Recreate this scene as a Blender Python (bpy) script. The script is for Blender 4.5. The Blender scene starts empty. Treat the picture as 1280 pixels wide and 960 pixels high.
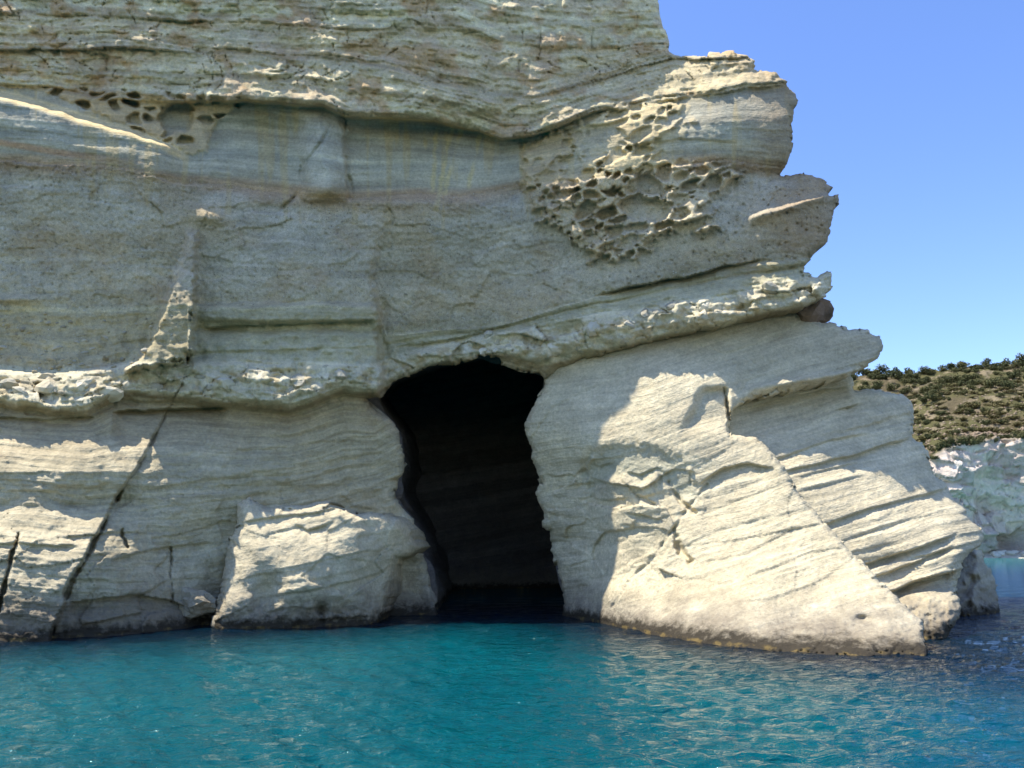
import bpy, math, random
import numpy as np

# ---------------------------------------------------------------- camera, sky, sun, exposure
F = 1030.0                     # focal length in photo pixels (1280 wide)
PITCH = math.radians(11.0)
CAM_H = 2.5
scene = bpy.context.scene
cam = bpy.data.cameras.new('camera')
cam.sensor_width = 36.0
cam.lens = 36.0 * F / 1280.0
cam.clip_start = 0.1
cam.clip_end = 20000.0
cam_ob = bpy.data.objects.new('camera', cam)
scene.collection.objects.link(cam_ob)
cam_ob.location = (0, 0, CAM_H)
cam_ob.rotation_euler = (math.pi / 2 + PITCH, 0, 0)
scene.camera = cam_ob

SUN = np.array([-0.42, 0.02, 0.90]); SUN = SUN / np.linalg.norm(SUN)   # direction towards the sun
world = bpy.data.worlds.new('World')
scene.world = world
world.use_nodes = True
wn = world.node_tree.nodes
sky = wn.new('ShaderNodeTexSky')
sky.sky_type = 'NISHITA'
sky.sun_disc = False
sky.sun_elevation = math.asin(SUN[2])
sky.sun_rotation = math.atan2(SUN[0], SUN[1])
sky.altitude = 0
sky.air_density = 1.0
sky.dust_density = 0.3
sky.ozone_density = 4.0
hs = wn.new('ShaderNodeHueSaturation')
hs.inputs['Hue'].default_value = 0.512
hs.inputs['Saturation'].default_value = 1.12
world.node_tree.links.new(sky.outputs[0], hs.inputs['Color'])
world.node_tree.links.new(hs.outputs[0], wn['Background'].inputs[0])
wn['Background'].inputs[1].default_value = 0.15

sun = bpy.data.lights.new('sun', 'SUN')
sun.energy = 3.9
sun.angle = math.radians(0.5)
sun.color = (1.0, 0.95, 0.86)
sun_ob = bpy.data.objects.new('sun', sun)
scene.collection.objects.link(sun_ob)
from mathutils import Vector
sun_ob.rotation_euler = Vector(SUN).to_track_quat('Z', 'Y').to_euler()
sun_ob.location = (-20, 0, 60)

scene.view_settings.view_transform = 'Standard'
scene.view_settings.look = 'None'
scene.view_settings.exposure = 0.95
scene.view_settings.gamma = 1.0
scene.view_settings.use_curve_mapping = False
scene.render.engine = 'CYCLES'
scene.cycles.use_denoising = True
scene.cycles.max_bounces = 8
scene.cycles.diffuse_bounces = 4
scene.cycles.caustics_reflective = False
scene.cycles.caustics_refractive = False

random.seed(7)
rng = np.random.default_rng(7)
COL = scene.collection

# ---------------------------------------------------------------- pixel <-> place
def ray(u, v):
    cx = (np.asarray(u, float) - 640.0) / F
    cz = (480.0 - np.asarray(v, float)) / F
    c, s = math.cos(PITCH), math.sin(PITCH)
    return cx, c - cz * s, s + cz * c

def pt(u, v, y):
    dx, dy, dz = ray(u, v)
    t = y / dy
    return dx * t, y + 0 * t, CAM_H + dz * t

def sea_y(v):
    """distance at which the line of sight through row v meets the water"""
    dx, dy, dz = ray(640.0, v)
    return float(-CAM_H / dz * dy)

# ---------------------------------------------------------------- numpy noise
_perm = np.random.default_rng(11).permutation(4096).astype(np.int64)
_g = np.random.default_rng(12).uniform(0, 2 * np.pi, 4096)
_gx, _gy = np.cos(_g), np.sin(_g)
_val = np.random.default_rng(13).uniform(-1, 1, 4096)

def _h(i, j):
    return _perm[(_perm[i & 4095] + j) & 4095]

def perlin(x, y, seed=0):
    x = np.asarray(x, float) + seed * 37.7; y = np.asarray(y, float) + seed * 91.3
    x, y = np.broadcast_arrays(x, y)
    i = np.floor(x).astype(np.int64); j = np.floor(y).astype(np.int64)
    fx = x - i; fy = y - j
    def gr(a, b):
        h = _h(i + a, j + b)
        return _gx[h] * (fx - a) + _gy[h] * (fy - b)
    ux = fx * fx * fx * (fx * (fx * 6 - 15) + 10); uy = fy * fy * fy * (fy * (fy * 6 - 15) + 10)
    a = gr(0, 0); b = gr(1, 0); c = gr(0, 1); d = gr(1, 1)
    return (a + (b - a) * ux + (c - a) * uy + (a - b - c + d) * ux * uy) * 1.5

def fbm(x, y, octaves=4, seed=0, gain=0.5):
    r = 0; a = 1.0; f = 1.0
    for o in range(octaves):
        r = r + a * perlin(x * f, y * f, seed + o * 5)
        a *= gain; f *= 2.03
    return r

def ridged(x, y, octaves=4, seed=0):
    r = 0; a = 1.0; f = 1.0
    for o in range(octaves):
        r = r + a * (1 - 2 * np.abs(perlin(x * f, y * f, seed + o * 5)))
        a *= 0.5; f *= 2.07
    return r

def sstep(a, b, x):
    t = np.clip((x - a) / (b - a), 0, 1)
    return t * t * (3 - 2 * t)

def beds(s, u, thick, seed=0, edge=0.13, wob=0.7, lens=0.004):
    """stepped bedding: every bed sticks out by its own amount, wandering slowly along the bed"""
    q = s / thick + wob * perlin(u * lens, s * 0.012, seed) + 0.22 * perlin(u * 0.03, s * 0.05, seed + 1) + 0.13 * perlin(u * 0.10, s * 0.08, seed + 6)
    k = np.floor(q); f = q - k
    def r(kk):
        kk = kk.astype(np.int64)
        return 0.65 * _val[_h(kk + 17 * seed, kk * 0 + seed)] + 0.8 * perlin(u * lens * 2.2, kk * 7.31 + 0.37, seed + 2)
    a = r(k); b = r(k + 1)
    return a + (b - a) * sstep(1 - edge, 1, f)

def seg_dist(u, v, pts):
    best = np.full(u.shape, 1e9)
    for (x0, y0), (x1, y1) in zip(pts[:-1], pts[1:]):
        dx, dy = x1 - x0, y1 - y0
        L = dx * dx + dy * dy + 1e-9
        t = np.clip(((u - x0) * dx + (v - y0) * dy) / L, 0, 1)
        d = (u - x0 - t * dx) ** 2 + (v - y0 - t * dy) ** 2
        np.minimum(best, d, out=best)
    return np.sqrt(best)

def inside(u, v, poly):
    r = np.zeros(u.shape, bool)
    n = len(poly)
    for i in range(n):
        x0, y0 = poly[i]; x1, y1 = poly[(i + 1) % n]
        if y0 == y1: continue
        c = ((y0 > v) != (y1 > v)) & (u < (x1 - x0) * (v - y0) / (y1 - y0) + x0)
        r ^= c
    return r

def sdist(u, v, poly):
    d = seg_dist(u, v, list(poly) + [poly[0]])
    return np.where(inside(u, v, poly), d, -d)

def tps(ctrl):
    c = np.array(ctrl, float)
    P = c[:, :2] / 500.0
    n = len(P)
    r2 = ((P[:, None] - P[None]) ** 2).sum(-1)
    K = np.where(r2 > 0, 0.5 * r2 * np.log(r2 + 1e-12), 0) + np.eye(n) * 0.002
    A = np.zeros((n + 3, n + 3)); A[:n, :n] = K; A[:n, n] = 1; A[:n, n + 1:] = P
    A[n, :n] = 1; A[n + 1:, :n] = P.T
    b = np.zeros(n + 3); b[:n] = c[:, 2]
    w = np.linalg.solve(A, b)
    def f(u, v):
        x = u / 500.0; y = v / 500.0
        r = w[n] + w[n + 1] * x + w[n + 2] * y
        for k in range(n):
            d = (x - P[k, 0]) ** 2 + (y - P[k, 1]) ** 2
            r = r + w[k] * 0.5 * d * np.log(d + 1e-12)
        return r
    return f

def lip(u, v, pts, depth, fall, taper=18.0, wig=1.5, seed=0):
    """an overhanging lip along a line: the rock below it is set back by depth, easing out over fall pixels"""
    xs = [p[0] for p in pts]; ys = [p[1] for p in pts]
    L = np.interp(u, xs, ys) + wig * perlin(u * 0.05, u * 0 + 3.3, seed + 40)
    d = v - L
    e = np.clip(np.minimum(u - xs[0], xs[-1] - u) / taper, 0, 1)
    return depth * e * np.where(d > 0, np.exp(-np.maximum(d, 0) / fall) * sstep(0, 2.2, d), 0)

def groove(u, v, pts, width, depth, wig=2.0, seed=0):
    w1 = wig * (perlin(v * 0.06, u * 0.03, seed + 60) + .55 * perlin(v * 0.21, u * 0.15, seed + 63))
    d = seg_dist(u + w1, v + wig * perlin(v * 0.03, u * 0.06, seed + 61), pts)
    k = np.clip(.75 + 1.1 * fbm(u * .035, v * .035, 3, seed + 62), .12, 1.5)
    w = width * (.35 + .75 * k)
    return depth * np.clip(k, .3, 1.1) * sstep(w * 1.25, w * .25, d)

def pits(u, v, cell, rmin, rmax, seed, prob=0.8, sq=1.0):
    """field of round hollows, 0 outside to 1 at the bottom"""
    r = np.random.default_rng(seed)
    T = r.uniform(0, 1, (256, 256, 4))
    i0 = np.floor(u / cell).astype(np.int64); j0 = np.floor(v / cell).astype(np.int64)
    out = np.zeros(u.shape)
    for a in (-1, 0, 1):
        for b in (-1, 0, 1):
            t = T[(i0 + a) & 255, (j0 + b) & 255]
            cu = (i0 + a + 0.15 + 0.7 * t[..., 0]) * cell; cv = (j0 + b + 0.15 + 0.7 * t[..., 1]) * cell
            R = rmin + (rmax - rmin) * t[..., 2] ** 2
            d = np.sqrt(((u - cu) / 1.25) ** 2 + ((v - cv) * sq) ** 2)
            d = d + R * 0.25 * perlin(u * 0.15, v * 0.15, seed % 50)
            o = sstep(R * 1.05, R * 0.6, d) * (t[..., 3] < prob)
            out = np.maximum(out, o)
    return out

def voro(u, v, cu, cv, seed):
    """cells: distance gap between the two nearest centres, two random numbers of the cell, offset from its centre"""
    T = np.random.default_rng(seed).uniform(0, 1, (256, 256, 4))
    x = u / cu; y = v / cv
    i0 = np.floor(x).astype(np.int64); j0 = np.floor(y).astype(np.int64)
    f1 = np.full(u.shape, 9.0); f2 = np.full(u.shape, 9.0); ra = np.zeros(u.shape); rb = np.zeros(u.shape); ox = np.zeros(u.shape); oy = np.zeros(u.shape)
    for a in (-1, 0, 1):
        for b in (-1, 0, 1):
            t = T[(i0 + a) & 255, (j0 + b) & 255]
            dx = x - (i0 + a + .1 + .8 * t[..., 0]); dy = y - (j0 + b + .1 + .8 * t[..., 1])
            d = np.sqrt(dx * dx + dy * dy)
            n = d < f1
            f2 = np.where(n, f1, np.minimum(f2, d)); f1 = np.where(n, d, f1)
            ra = np.where(n, t[..., 2], ra); rb = np.where(n, t[..., 3], rb); ox = np.where(n, dx, ox); oy = np.where(n, dy, oy)
    return f2 - f1, ra, rb, ox, oy

def facets(u, v, cu, cv, seed, tilt=1.0, gap=.08):
    """broken rock: flat pieces set in and out, each tilted its own way, with narrow joints"""
    w = .35 * cu
    uu = u + w * fbm(u / cu * .6, v / cv * .6, 2, seed % 40); vv = v + .35 * cv * fbm(u / cu * .6, v / cv * .6, 2, seed % 40 + 7)
    g, a, b, ox, oy = voro(uu, vv, cu, cv, seed)
    return (a - .5) * 2 + tilt * ((b - .5) * 2 * ox + (np.modf(b * 7.3)[0] - .5) * 2 * oy) - .8 * sstep(gap, 0, g)

def hollows(u, v, cu, cv, seed, full=.35, wall=.30):
    """a net of hollows with narrow walls between: 0 on the walls, up to 1 in the hollows"""
    uu = u + .30 * cu * fbm(u / cu * .6, v / cv * .6, 2, seed % 40); vv = v + .30 * cv * fbm(u / cu * .6, v / cv * .6, 2, seed % 40 + 9)
    g, a, b, ox, oy = voro(uu, vv, cu, cv, seed)
    r = np.sqrt(ox * ox + oy * oy)
    return sstep(.10, .10 + wall, g) * sstep(.62, .42, r) * np.where(a < full, 0, .5 + .5 * b)

# ---------------------------------------------------------------- mesh building
def mesh_from(name, V, Q, attrs=None, smooth=True):
    V = np.ascontiguousarray(V, dtype=np.float32)
    me = bpy.data.meshes.new(name)
    Q = np.asarray(Q, dtype=np.int32)
    n = Q.shape[1]
    me.vertices.add(len(V)); me.vertices.foreach_set('co', V.ravel())
    me.loops.add(Q.size); me.loops.foreach_set('vertex_index', Q.ravel())
    me.polygons.add(len(Q))
    me.polygons.foreach_set('loop_start', np.arange(0, Q.size, n, dtype=np.int32))
    me.polygons.foreach_set('loop_total', np.full(len(Q), n, dtype=np.int32))
    me.polygons.foreach_set('use_smooth', np.full(len(Q), smooth, dtype=bool))
    me.update(calc_edges=True)
    for k, (typ, data) in (attrs or {}).items():
        at = me.attributes.new(k, typ, 'POINT')
        data = np.ascontiguousarray(data, dtype=np.float32)
        at.data.foreach_set('color' if typ == 'FLOAT_COLOR' else 'value', data.ravel())
    me.validate()
    return me

def link(name, me, mat=None, parent=None):
    o = bpy.data.objects.new(name, me)
    COL.objects.link(o)
    if mat is not None and me is not None and not me.materials:
        me.materials.append(mat)
    if parent is not None:
        o.parent = parent
    return o

def tag(o, label=None, cat=None, group=None, kind=None):
    if label: o['label'] = label
    if cat: o['category'] = cat
    if group: o['group'] = group
    if kind: o['kind'] = kind
    return o

def axis(lo, hi, step, flo, fhi, far):
    """fine steps inside flo..fhi, coarse outside"""
    a = np.arange(max(lo, flo), min(hi, fhi) + step, step)
    l = np.arange(lo, a[0], far) if lo < a[0] - far else np.array([lo] if lo < a[0] - step else [])
    r = np.arange(a[-1] + far, hi + far, far) if hi > a[-1] + step else np.array([])
    return np.concatenate([l, a, r])

def rock_sheet(name, poly, fields, step=1.6, far=12.0, back=(0.4, 1.5, 4.0, 9.0), rim=(16.0, 0.5), rag=2.2, ragf=0.05, mat=None, seed=0, cave=False):
    """front of a rock mass traced as an outline, given its real depth by fields(), with sides running back from its edge"""
    P = np.array(poly, float)
    us = axis(P[:, 0].min() - 6, P[:, 0].max() + 6, step, -30, 1310, far)
    vs = axis(P[:, 1].min() - 6, P[:, 1].max() + 6, step, -30, 860, far)
    U, V = np.meshgrid(us, vs)
    N = rag * (fbm(U * ragf, V * ragf, 4, seed + 80) + .8 * facets(U, V, 17, 12, 900 + seed, .6))
    S = sdist(U, V, poly) + N
    pos = S > 0
    quad = pos[:-1, :-1] | pos[1:, :-1] | pos[:-1, 1:] | pos[1:, 1:]
    gu = np.gradient(S, axis=1) / np.gradient(U, axis=1)
    gv = np.gradient(S, axis=0) / np.gradient(V, axis=0)
    g2 = np.maximum(gu * gu + gv * gv, 0.25)
    out = S < 0
    m = np.maximum(np.gradient(U, axis=1), np.gradient(V, axis=0)) * 1.5
    mv = np.clip(-S, 0, m)
    U2 = np.where(out, U + mv * gu / g2, U); V2 = np.where(out, V + mv * gv / g2, V)
    Y, C, M, ST = fields(U2, V2)
    d = np.clip(np.maximum(S, 0) / rim[0], 0, 1)
    Yr = Y + rim[1] * (1 - np.sqrt(np.clip(1 - (1 - d) ** 2, 0, 1)))
    X, Y3, Z = pt(U2, V2, Yr)
    idx = -np.ones(U.shape, np.int64)
    used = np.zeros(U.shape, bool)
    used[:-1, :-1] |= quad; used[1:, :-1] |= quad; used[:-1, 1:] |= quad; used[1:, 1:] |= quad
    idx[used] = np.arange(used.sum())
    a = idx[:-1, :-1][quad]; b = idx[:-1, 1:][quad]; c = idx[1:, 1:][quad]; e = idx[1:, :-1][quad]
    Q = np.stack([a, e, c, b], 1)
    Vt = np.stack([X[used], Y3[used], Z[used]], 1)
    Cc = C[used]; Mm = M[used]; Ss = ST[used]
    # boundary edges -> sides
    E = np.concatenate([Q[:, [0, 1]], Q[:, [1, 2]], Q[:, [2, 3]], Q[:, [3, 0]]])
    key = np.sort(E, 1); kk = key[:, 0] * (len(Vt) + 1) + key[:, 1]
    un, inv, cnt = np.unique(kk, return_inverse=True, return_counts=True)
    B = E[cnt[inv] == 1]
    bv = np.unique(B); mp = -np.ones(len(Vt), np.int64); mp[bv] = np.arange(len(bv))
    Vs, Cs, Ms, Sx, Qs = [Vt], [Cc], [Mm], [Ss], [Q]
    prev = bv; n0 = len(Vt)
    for k, bk in enumerate(back):
        w = Vt[bv].copy()
        w[:, 1] += bk
        if cave:
            pu = U2[used][bv]; pv = V2[used][bv]
            k_ = ((pu > 448) & (pu < 720) & (pv > 436) & (pv < 800)).astype(float)
            w[:, 0] += k_ * bk * ((pu - 600) / F * 1.0 + .55 * np.clip((pu - 600) / 60, -1, 1) * np.clip((pv - 440) / 60, .2, 1))
            w[:, 2] += k_ * bk * (.40 + .5 * np.clip((560 - pv) / 90, 0, 1)) * (pv < 690)
        jit = 0.10 * min(bk, 2.0)
        w[:, 0] += jit * perlin(w[:, 2] * 0.9, w[:, 0] * 0.4 + bk, seed + 3)
        w[:, 2] += jit * perlin(w[:, 0] * 0.9, w[:, 2] * 0.4 + bk, seed + 4)
        cur = n0 + k * len(bv) + np.arange(len(bv))
        i0 = mp[B[:, 0]]; i1 = mp[B[:, 1]]
        Qs.append(np.stack([prev[i1], prev[i0], cur[i0], cur[i1]], 1))
        Vs.append(w); Cs.append(Cc[bv]); Ms.append(Mm[bv]); Sx.append(Ss[bv])
        prev = cur
    Vt = np.concatenate(Vs); Q = np.concatenate(Qs)
    Cc = np.concatenate(Cs); Cc = np.concatenate([Cc, np.ones((len(Cc), 1))], 1)
    Mm = np.concatenate(Ms); Mm = np.concatenate([Mm, np.ones((len(Mm), 1))], 1)
    Ss = np.concatenate(Sx)
    me = mesh_from(name, Vt, Q, {'Col': ('FLOAT_COLOR', Cc), 'Msk': ('FLOAT_COLOR', Mm), 'strata': ('FLOAT', Ss)})
    ob = link(name, me, mat)
    def yat(u, v):
        i = int(np.clip(np.searchsorted(vs, v), 0, len(vs) - 1)); j = int(np.clip(np.searchsorted(us, u), 0, len(us) - 1))
        return float(Yr[i, j])
    return ob, yat

# ---------------------------------------------------------------- materials
def nd(nt, typ, **kw):
    n = nt.nodes.new(typ)
    for k, v in kw.items(): setattr(n, k, v)
    return n

def new_mat(name):
    m = bpy.data.materials.new(name); m.use_nodes = True
    nt = m.node_tree
    return m, nt, nt.nodes['Principled BSDF']

def math_n(nt, op, a, b=None, c=None, clamp=False):
    n = nt.nodes.new('ShaderNodeMath'); n.operation = op; n.use_clamp = clamp
    for i, x in enumerate((a, b, c)):
        if x is None: continue
        if isinstance(x, (int, float)): n.inputs[i].default_value = x
        else: nt.links.new(x, n.inputs[i])
    return n.outputs[0]

def mix_c(nt, fac, a, b, blend='MIX'):
    n = nt.nodes.new('ShaderNodeMix'); n.data_type = 'RGBA'; n.blend_type = blend; n.clamp_factor = True
    for s, x in ((n.inputs[0], fac), (n.inputs[6], a), (n.inputs[7], b)):
        if isinstance(x, (int, float)): s.default_value = x
        elif isinstance(x, tuple): s.default_value = x if len(x) == 4 else (*x, 1)
        else: nt.links.new(x, s)
    return n.outputs[2]

def noise_n(nt, vec, scale, detail=4, rough=0.55, dist=0.0):
    n = nt.nodes.new('ShaderNodeTexNoise')
    n.inputs['Scale'].default_value = scale; n.inputs['Detail'].default_value = detail
    n.inputs['Roughness'].default_value = rough; n.inputs['Distortion'].default_value = dist
    if vec is not None: nt.links.new(vec, n.inputs['Vector'])
    return n.outputs[0]

def ramp_n(nt, x, lo, hi):
    n = nt.nodes.new('ShaderNodeMapRange'); n.clamp = True
    nt.links.new(x, n.inputs[0]); n.inputs[1].default_value = lo; n.inputs[2].default_value = hi
    return n.outputs[0]

def rock_material(name, tide=True):
    m, nt, bs = new_mat(name)
    col = nd(nt, 'ShaderNodeAttribute', attribute_name='Col').outputs['Color']
    msk = nd(nt, 'ShaderNodeSeparateColor')
    nt.links.new(nd(nt, 'ShaderNodeAttribute', attribute_name='Msk').outputs['Color'], msk.inputs[0])
    st = nd(nt, 'ShaderNodeAttribute', attribute_name='strata').outputs['Fac']
    geo = nd(nt, 'ShaderNodeNewGeometry')
    pos = geo.outputs['Position']
    sp = nd(nt, 'ShaderNodeSeparateXYZ'); nt.links.new(pos, sp.inputs[0])
    cb = nd(nt, 'ShaderNodeCombineXYZ')
    nt.links.new(math_n(nt, 'MULTIPLY', sp.outputs[0], 0.35), cb.inputs[0])
    nt.links.new(math_n(nt, 'MULTIPLY', sp.outputs[1], 0.35), cb.inputs[1])
    nt.links.new(math_n(nt, 'MULTIPLY', st, 7.0), cb.inputs[2])
    stri = noise_n(nt, cb.outputs[0], 1.0, 5, 0.65)
    fine = noise_n(nt, pos, 9.0, 6, 0.65)
    mid = noise_n(nt, pos, 1.7, 5, 0.6)
    grain = noise_n(nt, pos, 38.0, 3, 0.6)
    # colour
    col = mix_c(nt, 1.0, col, (1.035, 0.94, 0.745), 'MULTIPLY')
    c = mix_c(nt, 0.75, col, math_n(nt, 'MULTIPLY_ADD', mid, 0.9, 0.55), 'MULTIPLY')
    c = mix_c(nt, math_n(nt, 'MULTIPLY', msk.outputs[1], 0.8), c, math_n(nt, 'MULTIPLY_ADD', ramp_n(nt, stri, 0.3, 0.7), 0.55, 0.72), 'MULTIPLY')
    c = mix_c(nt, 0.9, c, math_n(nt, 'MULTIPLY_ADD', fine, 1.0, 0.5), 'MULTIPLY')
    c = mix_c(nt, math_n(nt, 'MULTIPLY_ADD', msk.outputs[0], .5, .3), c, math_n(nt, 'MULTIPLY_ADD', grain, 1.6, 0.2), 'MULTIPLY')
    # embedded grains: dark and pale specks
    vor = nd(nt, 'ShaderNodeTexVoronoi'); vor.inputs['Scale'].default_value = 11.0
    nt.links.new(pos, vor.inputs['Vector'])
    speck = math_n(nt, 'MULTIPLY', ramp_n(nt, math_n(nt, 'ADD', vor.outputs['Distance'], math_n(nt, 'MULTIPLY', mid, .5)), .50, .36), msk.outputs[0])
    sc = nd(nt, 'ShaderNodeSeparateColor'); nt.links.new(vor.outputs['Color'], sc.inputs[0])
    dark = math_n(nt, 'MULTIPLY', speck, math_n(nt, 'LESS_THAN', sc.outputs[0], 0.28))
    pale = math_n(nt, 'MULTIPLY', speck, math_n(nt, 'GREATER_THAN', sc.outputs[0], 0.86))
    c = mix_c(nt, math_n(nt, 'MULTIPLY', dark, 0.7), c, (0.13, 0.12, 0.09))
    c = mix_c(nt, math_n(nt, 'MULTIPLY', pale, 0.55), c, (0.62, 0.60, 0.52))
    # iron stain
    rust = ramp_n(nt, noise_n(nt, pos, 0.55, 5, 0.6), 0.55, 0.75)
    c = mix_c(nt, math_n(nt, 'MULTIPLY', rust, math_n(nt, 'MULTIPLY', msk.outputs[2], 0.8)), c, (0.40, 0.26, 0.14))
    if tide:
        wob = math_n(nt, 'MULTIPLY_ADD', noise_n(nt, pos, 1.1, 6, 0.7), -2.2, 1.1)
        wob2 = math_n(nt, 'MULTIPLY_ADD', noise_n(nt, pos, 4.0, 5, 0.7), -2.0, 1.0)
        zz = math_n(nt, 'ADD', sp.outputs[2], wob)
        wet = math_n(nt, 'SUBTRACT', 1.0, ramp_n(nt, zz, 0.35, 1.35))
        c = mix_c(nt, math_n(nt, 'MULTIPLY', wet, 0.85), c, mix_c(nt, fine, (0.14, 0.115, 0.08, 1), (0.31, 0.26, 0.19, 1)))
        zz2 = math_n(nt, 'MULTIPLY_ADD', wob2, 0.35, math_n(nt, 'MULTIPLY_ADD', wob, 0.3, sp.outputs[2]))
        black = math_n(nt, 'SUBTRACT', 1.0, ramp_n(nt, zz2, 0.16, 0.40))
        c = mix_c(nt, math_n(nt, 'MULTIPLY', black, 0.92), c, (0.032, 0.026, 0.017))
        zz3 = math_n(nt, 'MULTIPLY_ADD', wob2, 0.06, sp.outputs[2])
        ochre = math_n(nt, 'MULTIPLY', math_n(nt, 'SUBTRACT', 1.0, ramp_n(nt, zz3, 0.06, 0.10)), ramp_n(nt, noise_n(nt, pos, 2.2, 5, .65), .52, .62))
        c = mix_c(nt, math_n(nt, 'MULTIPLY', ochre, 0.75), c, (0.20, 0.14, 0.05))
    nt.links.new(c, bs.inputs['Base Color'])
    bs.inputs['Roughness'].default_value = 0.92
    bs.inputs['Specular IOR Level'].default_value = 0.15
    h = math_n(nt, 'MULTIPLY', fine, 0.5)
    h = math_n(nt, 'MULTIPLY_ADD', grain, 0.12, h)
    h = math_n(nt, 'MULTIPLY_ADD', math_n(nt, 'MULTIPLY', stri, msk.outputs[1]), 0.75, h)
    h = math_n(nt, 'MULTIPLY_ADD', dark, -0.12, h)
    h = math_n(nt, 'MULTIPLY_ADD', mid, 0.5, h)
    bp = nd(nt, 'ShaderNodeBump'); bp.inputs['Strength'].default_value = 0.8; bp.inputs['Distance'].default_value = 0.13
    nt.links.new(h, bp.inputs['Height']); nt.links.new(bp.outputs[0], bs.inputs['Normal'])
    return m

ROCK = rock_material('layered_tuff')

def simple_rock(name, base, var=0.5, scale=3.0, tint=None, bump=0.08):
    m, nt, bs = new_mat(name)
    geo = nd(nt, 'ShaderNodeNewGeometry'); pos = geo.outputs['Position']
    oi = nd(nt, 'ShaderNodeObjectInfo')
    a = noise_n(nt, pos, scale, 6, 0.65)
    c = mix_c(nt, 0.9, base, math_n(nt, 'MULTIPLY_ADD', a, var * 2, 1 - var), 'MULTIPLY')
    if tint:
        b = ramp_n(nt, noise_n(nt, pos, scale * 0.5, 4, 0.6), 0.45, 0.62)
        c = mix_c(nt, math_n(nt, 'MULTIPLY', b, 0.8), c, tint)
    c = mix_c(nt, 1.0, c, math_n(nt, 'MULTIPLY_ADD', oi.outputs['Random'], 0.45, 0.75), 'MULTIPLY')
    nt.links.new(c, bs.inputs['Base Color'])
    bs.inputs['Roughness'].default_value = 0.9
    bs.inputs['Specular IOR Level'].default_value = 0.2
    bp = nd(nt, 'ShaderNodeBump'); bp.inputs['Strength'].default_value = 0.8; bp.inputs['Distance'].default_value = bump
    nt.links.new(noise_n(nt, pos, scale * 4, 6, 0.65), bp.inputs['Height']); nt.links.new(bp.outputs[0], bs.inputs['Normal'])
    return m

# ---------------------------------------------------------------- the main cliff
def lines(rows):
    return [([p[0] for p in r], [p[1] for p in r]) for r in rows]

STR = lines([
    [(-400, -350), (1100, -350)],
    [(-400, 10), (0, 15), (200, 22), (400, 33), (528, 36), (575, 34), (625, 50), (736, 60), (838, 55), (1050, 50)],
    [(-400, 60), (0, 62), (118, 61), (215, 63), (403, 75), (467, 82), (534, 97), (615, 118), (669, 122), (736, 104), (790, 88), (838, 74), (950, 72), (1050, 72)],
    [(-400, 60), (0, 107), (67, 111), (121, 122), (296, 127), (403, 131), (433, 146), (544, 150), (601, 166), (628, 175), (669, 169), (702, 157), (740, 142), (800, 130), (870, 118), (930, 108), (990, 106), (1060, 104)],
    [(-400, 190), (0, 200), (111, 208), (215, 222), (336, 238), (400, 248), (447, 247), (534, 242), (575, 244), (652, 232), (750, 222), (850, 206), (902, 199), (960, 210), (1060, 217)],
    [(-400, 384), (0, 384), (262, 380), (430, 378), (471, 378), (483, 418), (615, 408), (679, 388), (770, 366), (850, 345), (909, 330), (960, 325), (1060, 318)],
    [(-400, 470), (0, 466), (60, 468), (130, 462), (165, 455), (230, 452), (300, 452), (400, 455), (470, 460), (486, 450), (560, 430), (620, 415), (700, 402), (800, 386), (850, 376), (900, 368), (960, 355), (1060, 340)],
    [(-400, 505), (0, 502), (60, 510), (110, 512), (150, 494), (230, 497), (300, 506), (360, 512), (430, 486), (470, 492), (482, 482), (560, 452), (620, 442), (680, 456), (740, 444), (804, 429), (857, 418), (928, 400), (995, 388), (1060, 374)],
    [(-400, 640), (0, 650), (150, 665), (300, 650), (400, 640), (500, 610), (1060, 600)],
    [(-400, 860), (1060, 860)],
])

def strata_s(u, v):
    Ls = [np.interp(u, a, b) for a, b in STR]
    s = np.zeros(u.shape)
    for k in range(len(Ls) - 1):
        top, bot = Ls[k], Ls[k + 1]
        m = (v >= top) & (v < bot)
        s = np.where(m, k + (v - top) / np.maximum(bot - top, 1), s)
    s = np.where(v >= Ls[-1], len(Ls) - 1, s)
    return s

MEANV = np.array([-350, 30, 90, 140, 225, 370, 430, 470, 640, 860], float)

CLIFF_POLY = [(-420, 862), (-420, -360), (780, -360), (800, -260), (796, -160), (812, -80), (822, 0), (826, 20), (834, 45), (838, 66),
    (852, 69), (870, 70), (890, 68), (912, 66), (932, 67), (945, 75), (940, 87), (952, 92), (966, 89), (985, 101), (984, 107), (993, 117), (996, 132),
    (990, 150), (992, 175), (985, 203), (973, 218), (976, 221), (1005, 217), (1030, 224), (1041, 234), (1035, 241), (1036, 246), (1049, 242), (1044, 267), (1033, 302),
    (1020, 313), (1005, 331), (1002, 341), (1022, 345), (1041, 339), (1039, 356), (1026, 372), (1010, 384), (995, 388), (928, 400), (857, 418), (804, 431),
    (740, 446), (700, 461), (682, 474), (674, 468), (649, 464), (632, 457), (618, 448), (598, 444), (575, 456), (534, 459), (514, 469), (488, 478),
    (477, 494), (468, 496), (456, 500), (467, 513), (486, 521), (501, 543), (503, 562), (509, 583), (507, 592), (496, 602), (494, 614), (501, 629), (517, 649),
    (523, 666), (524, 677), (516, 684), (528, 693), (534, 718), (544, 745), (547, 765), (552, 862)]

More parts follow.
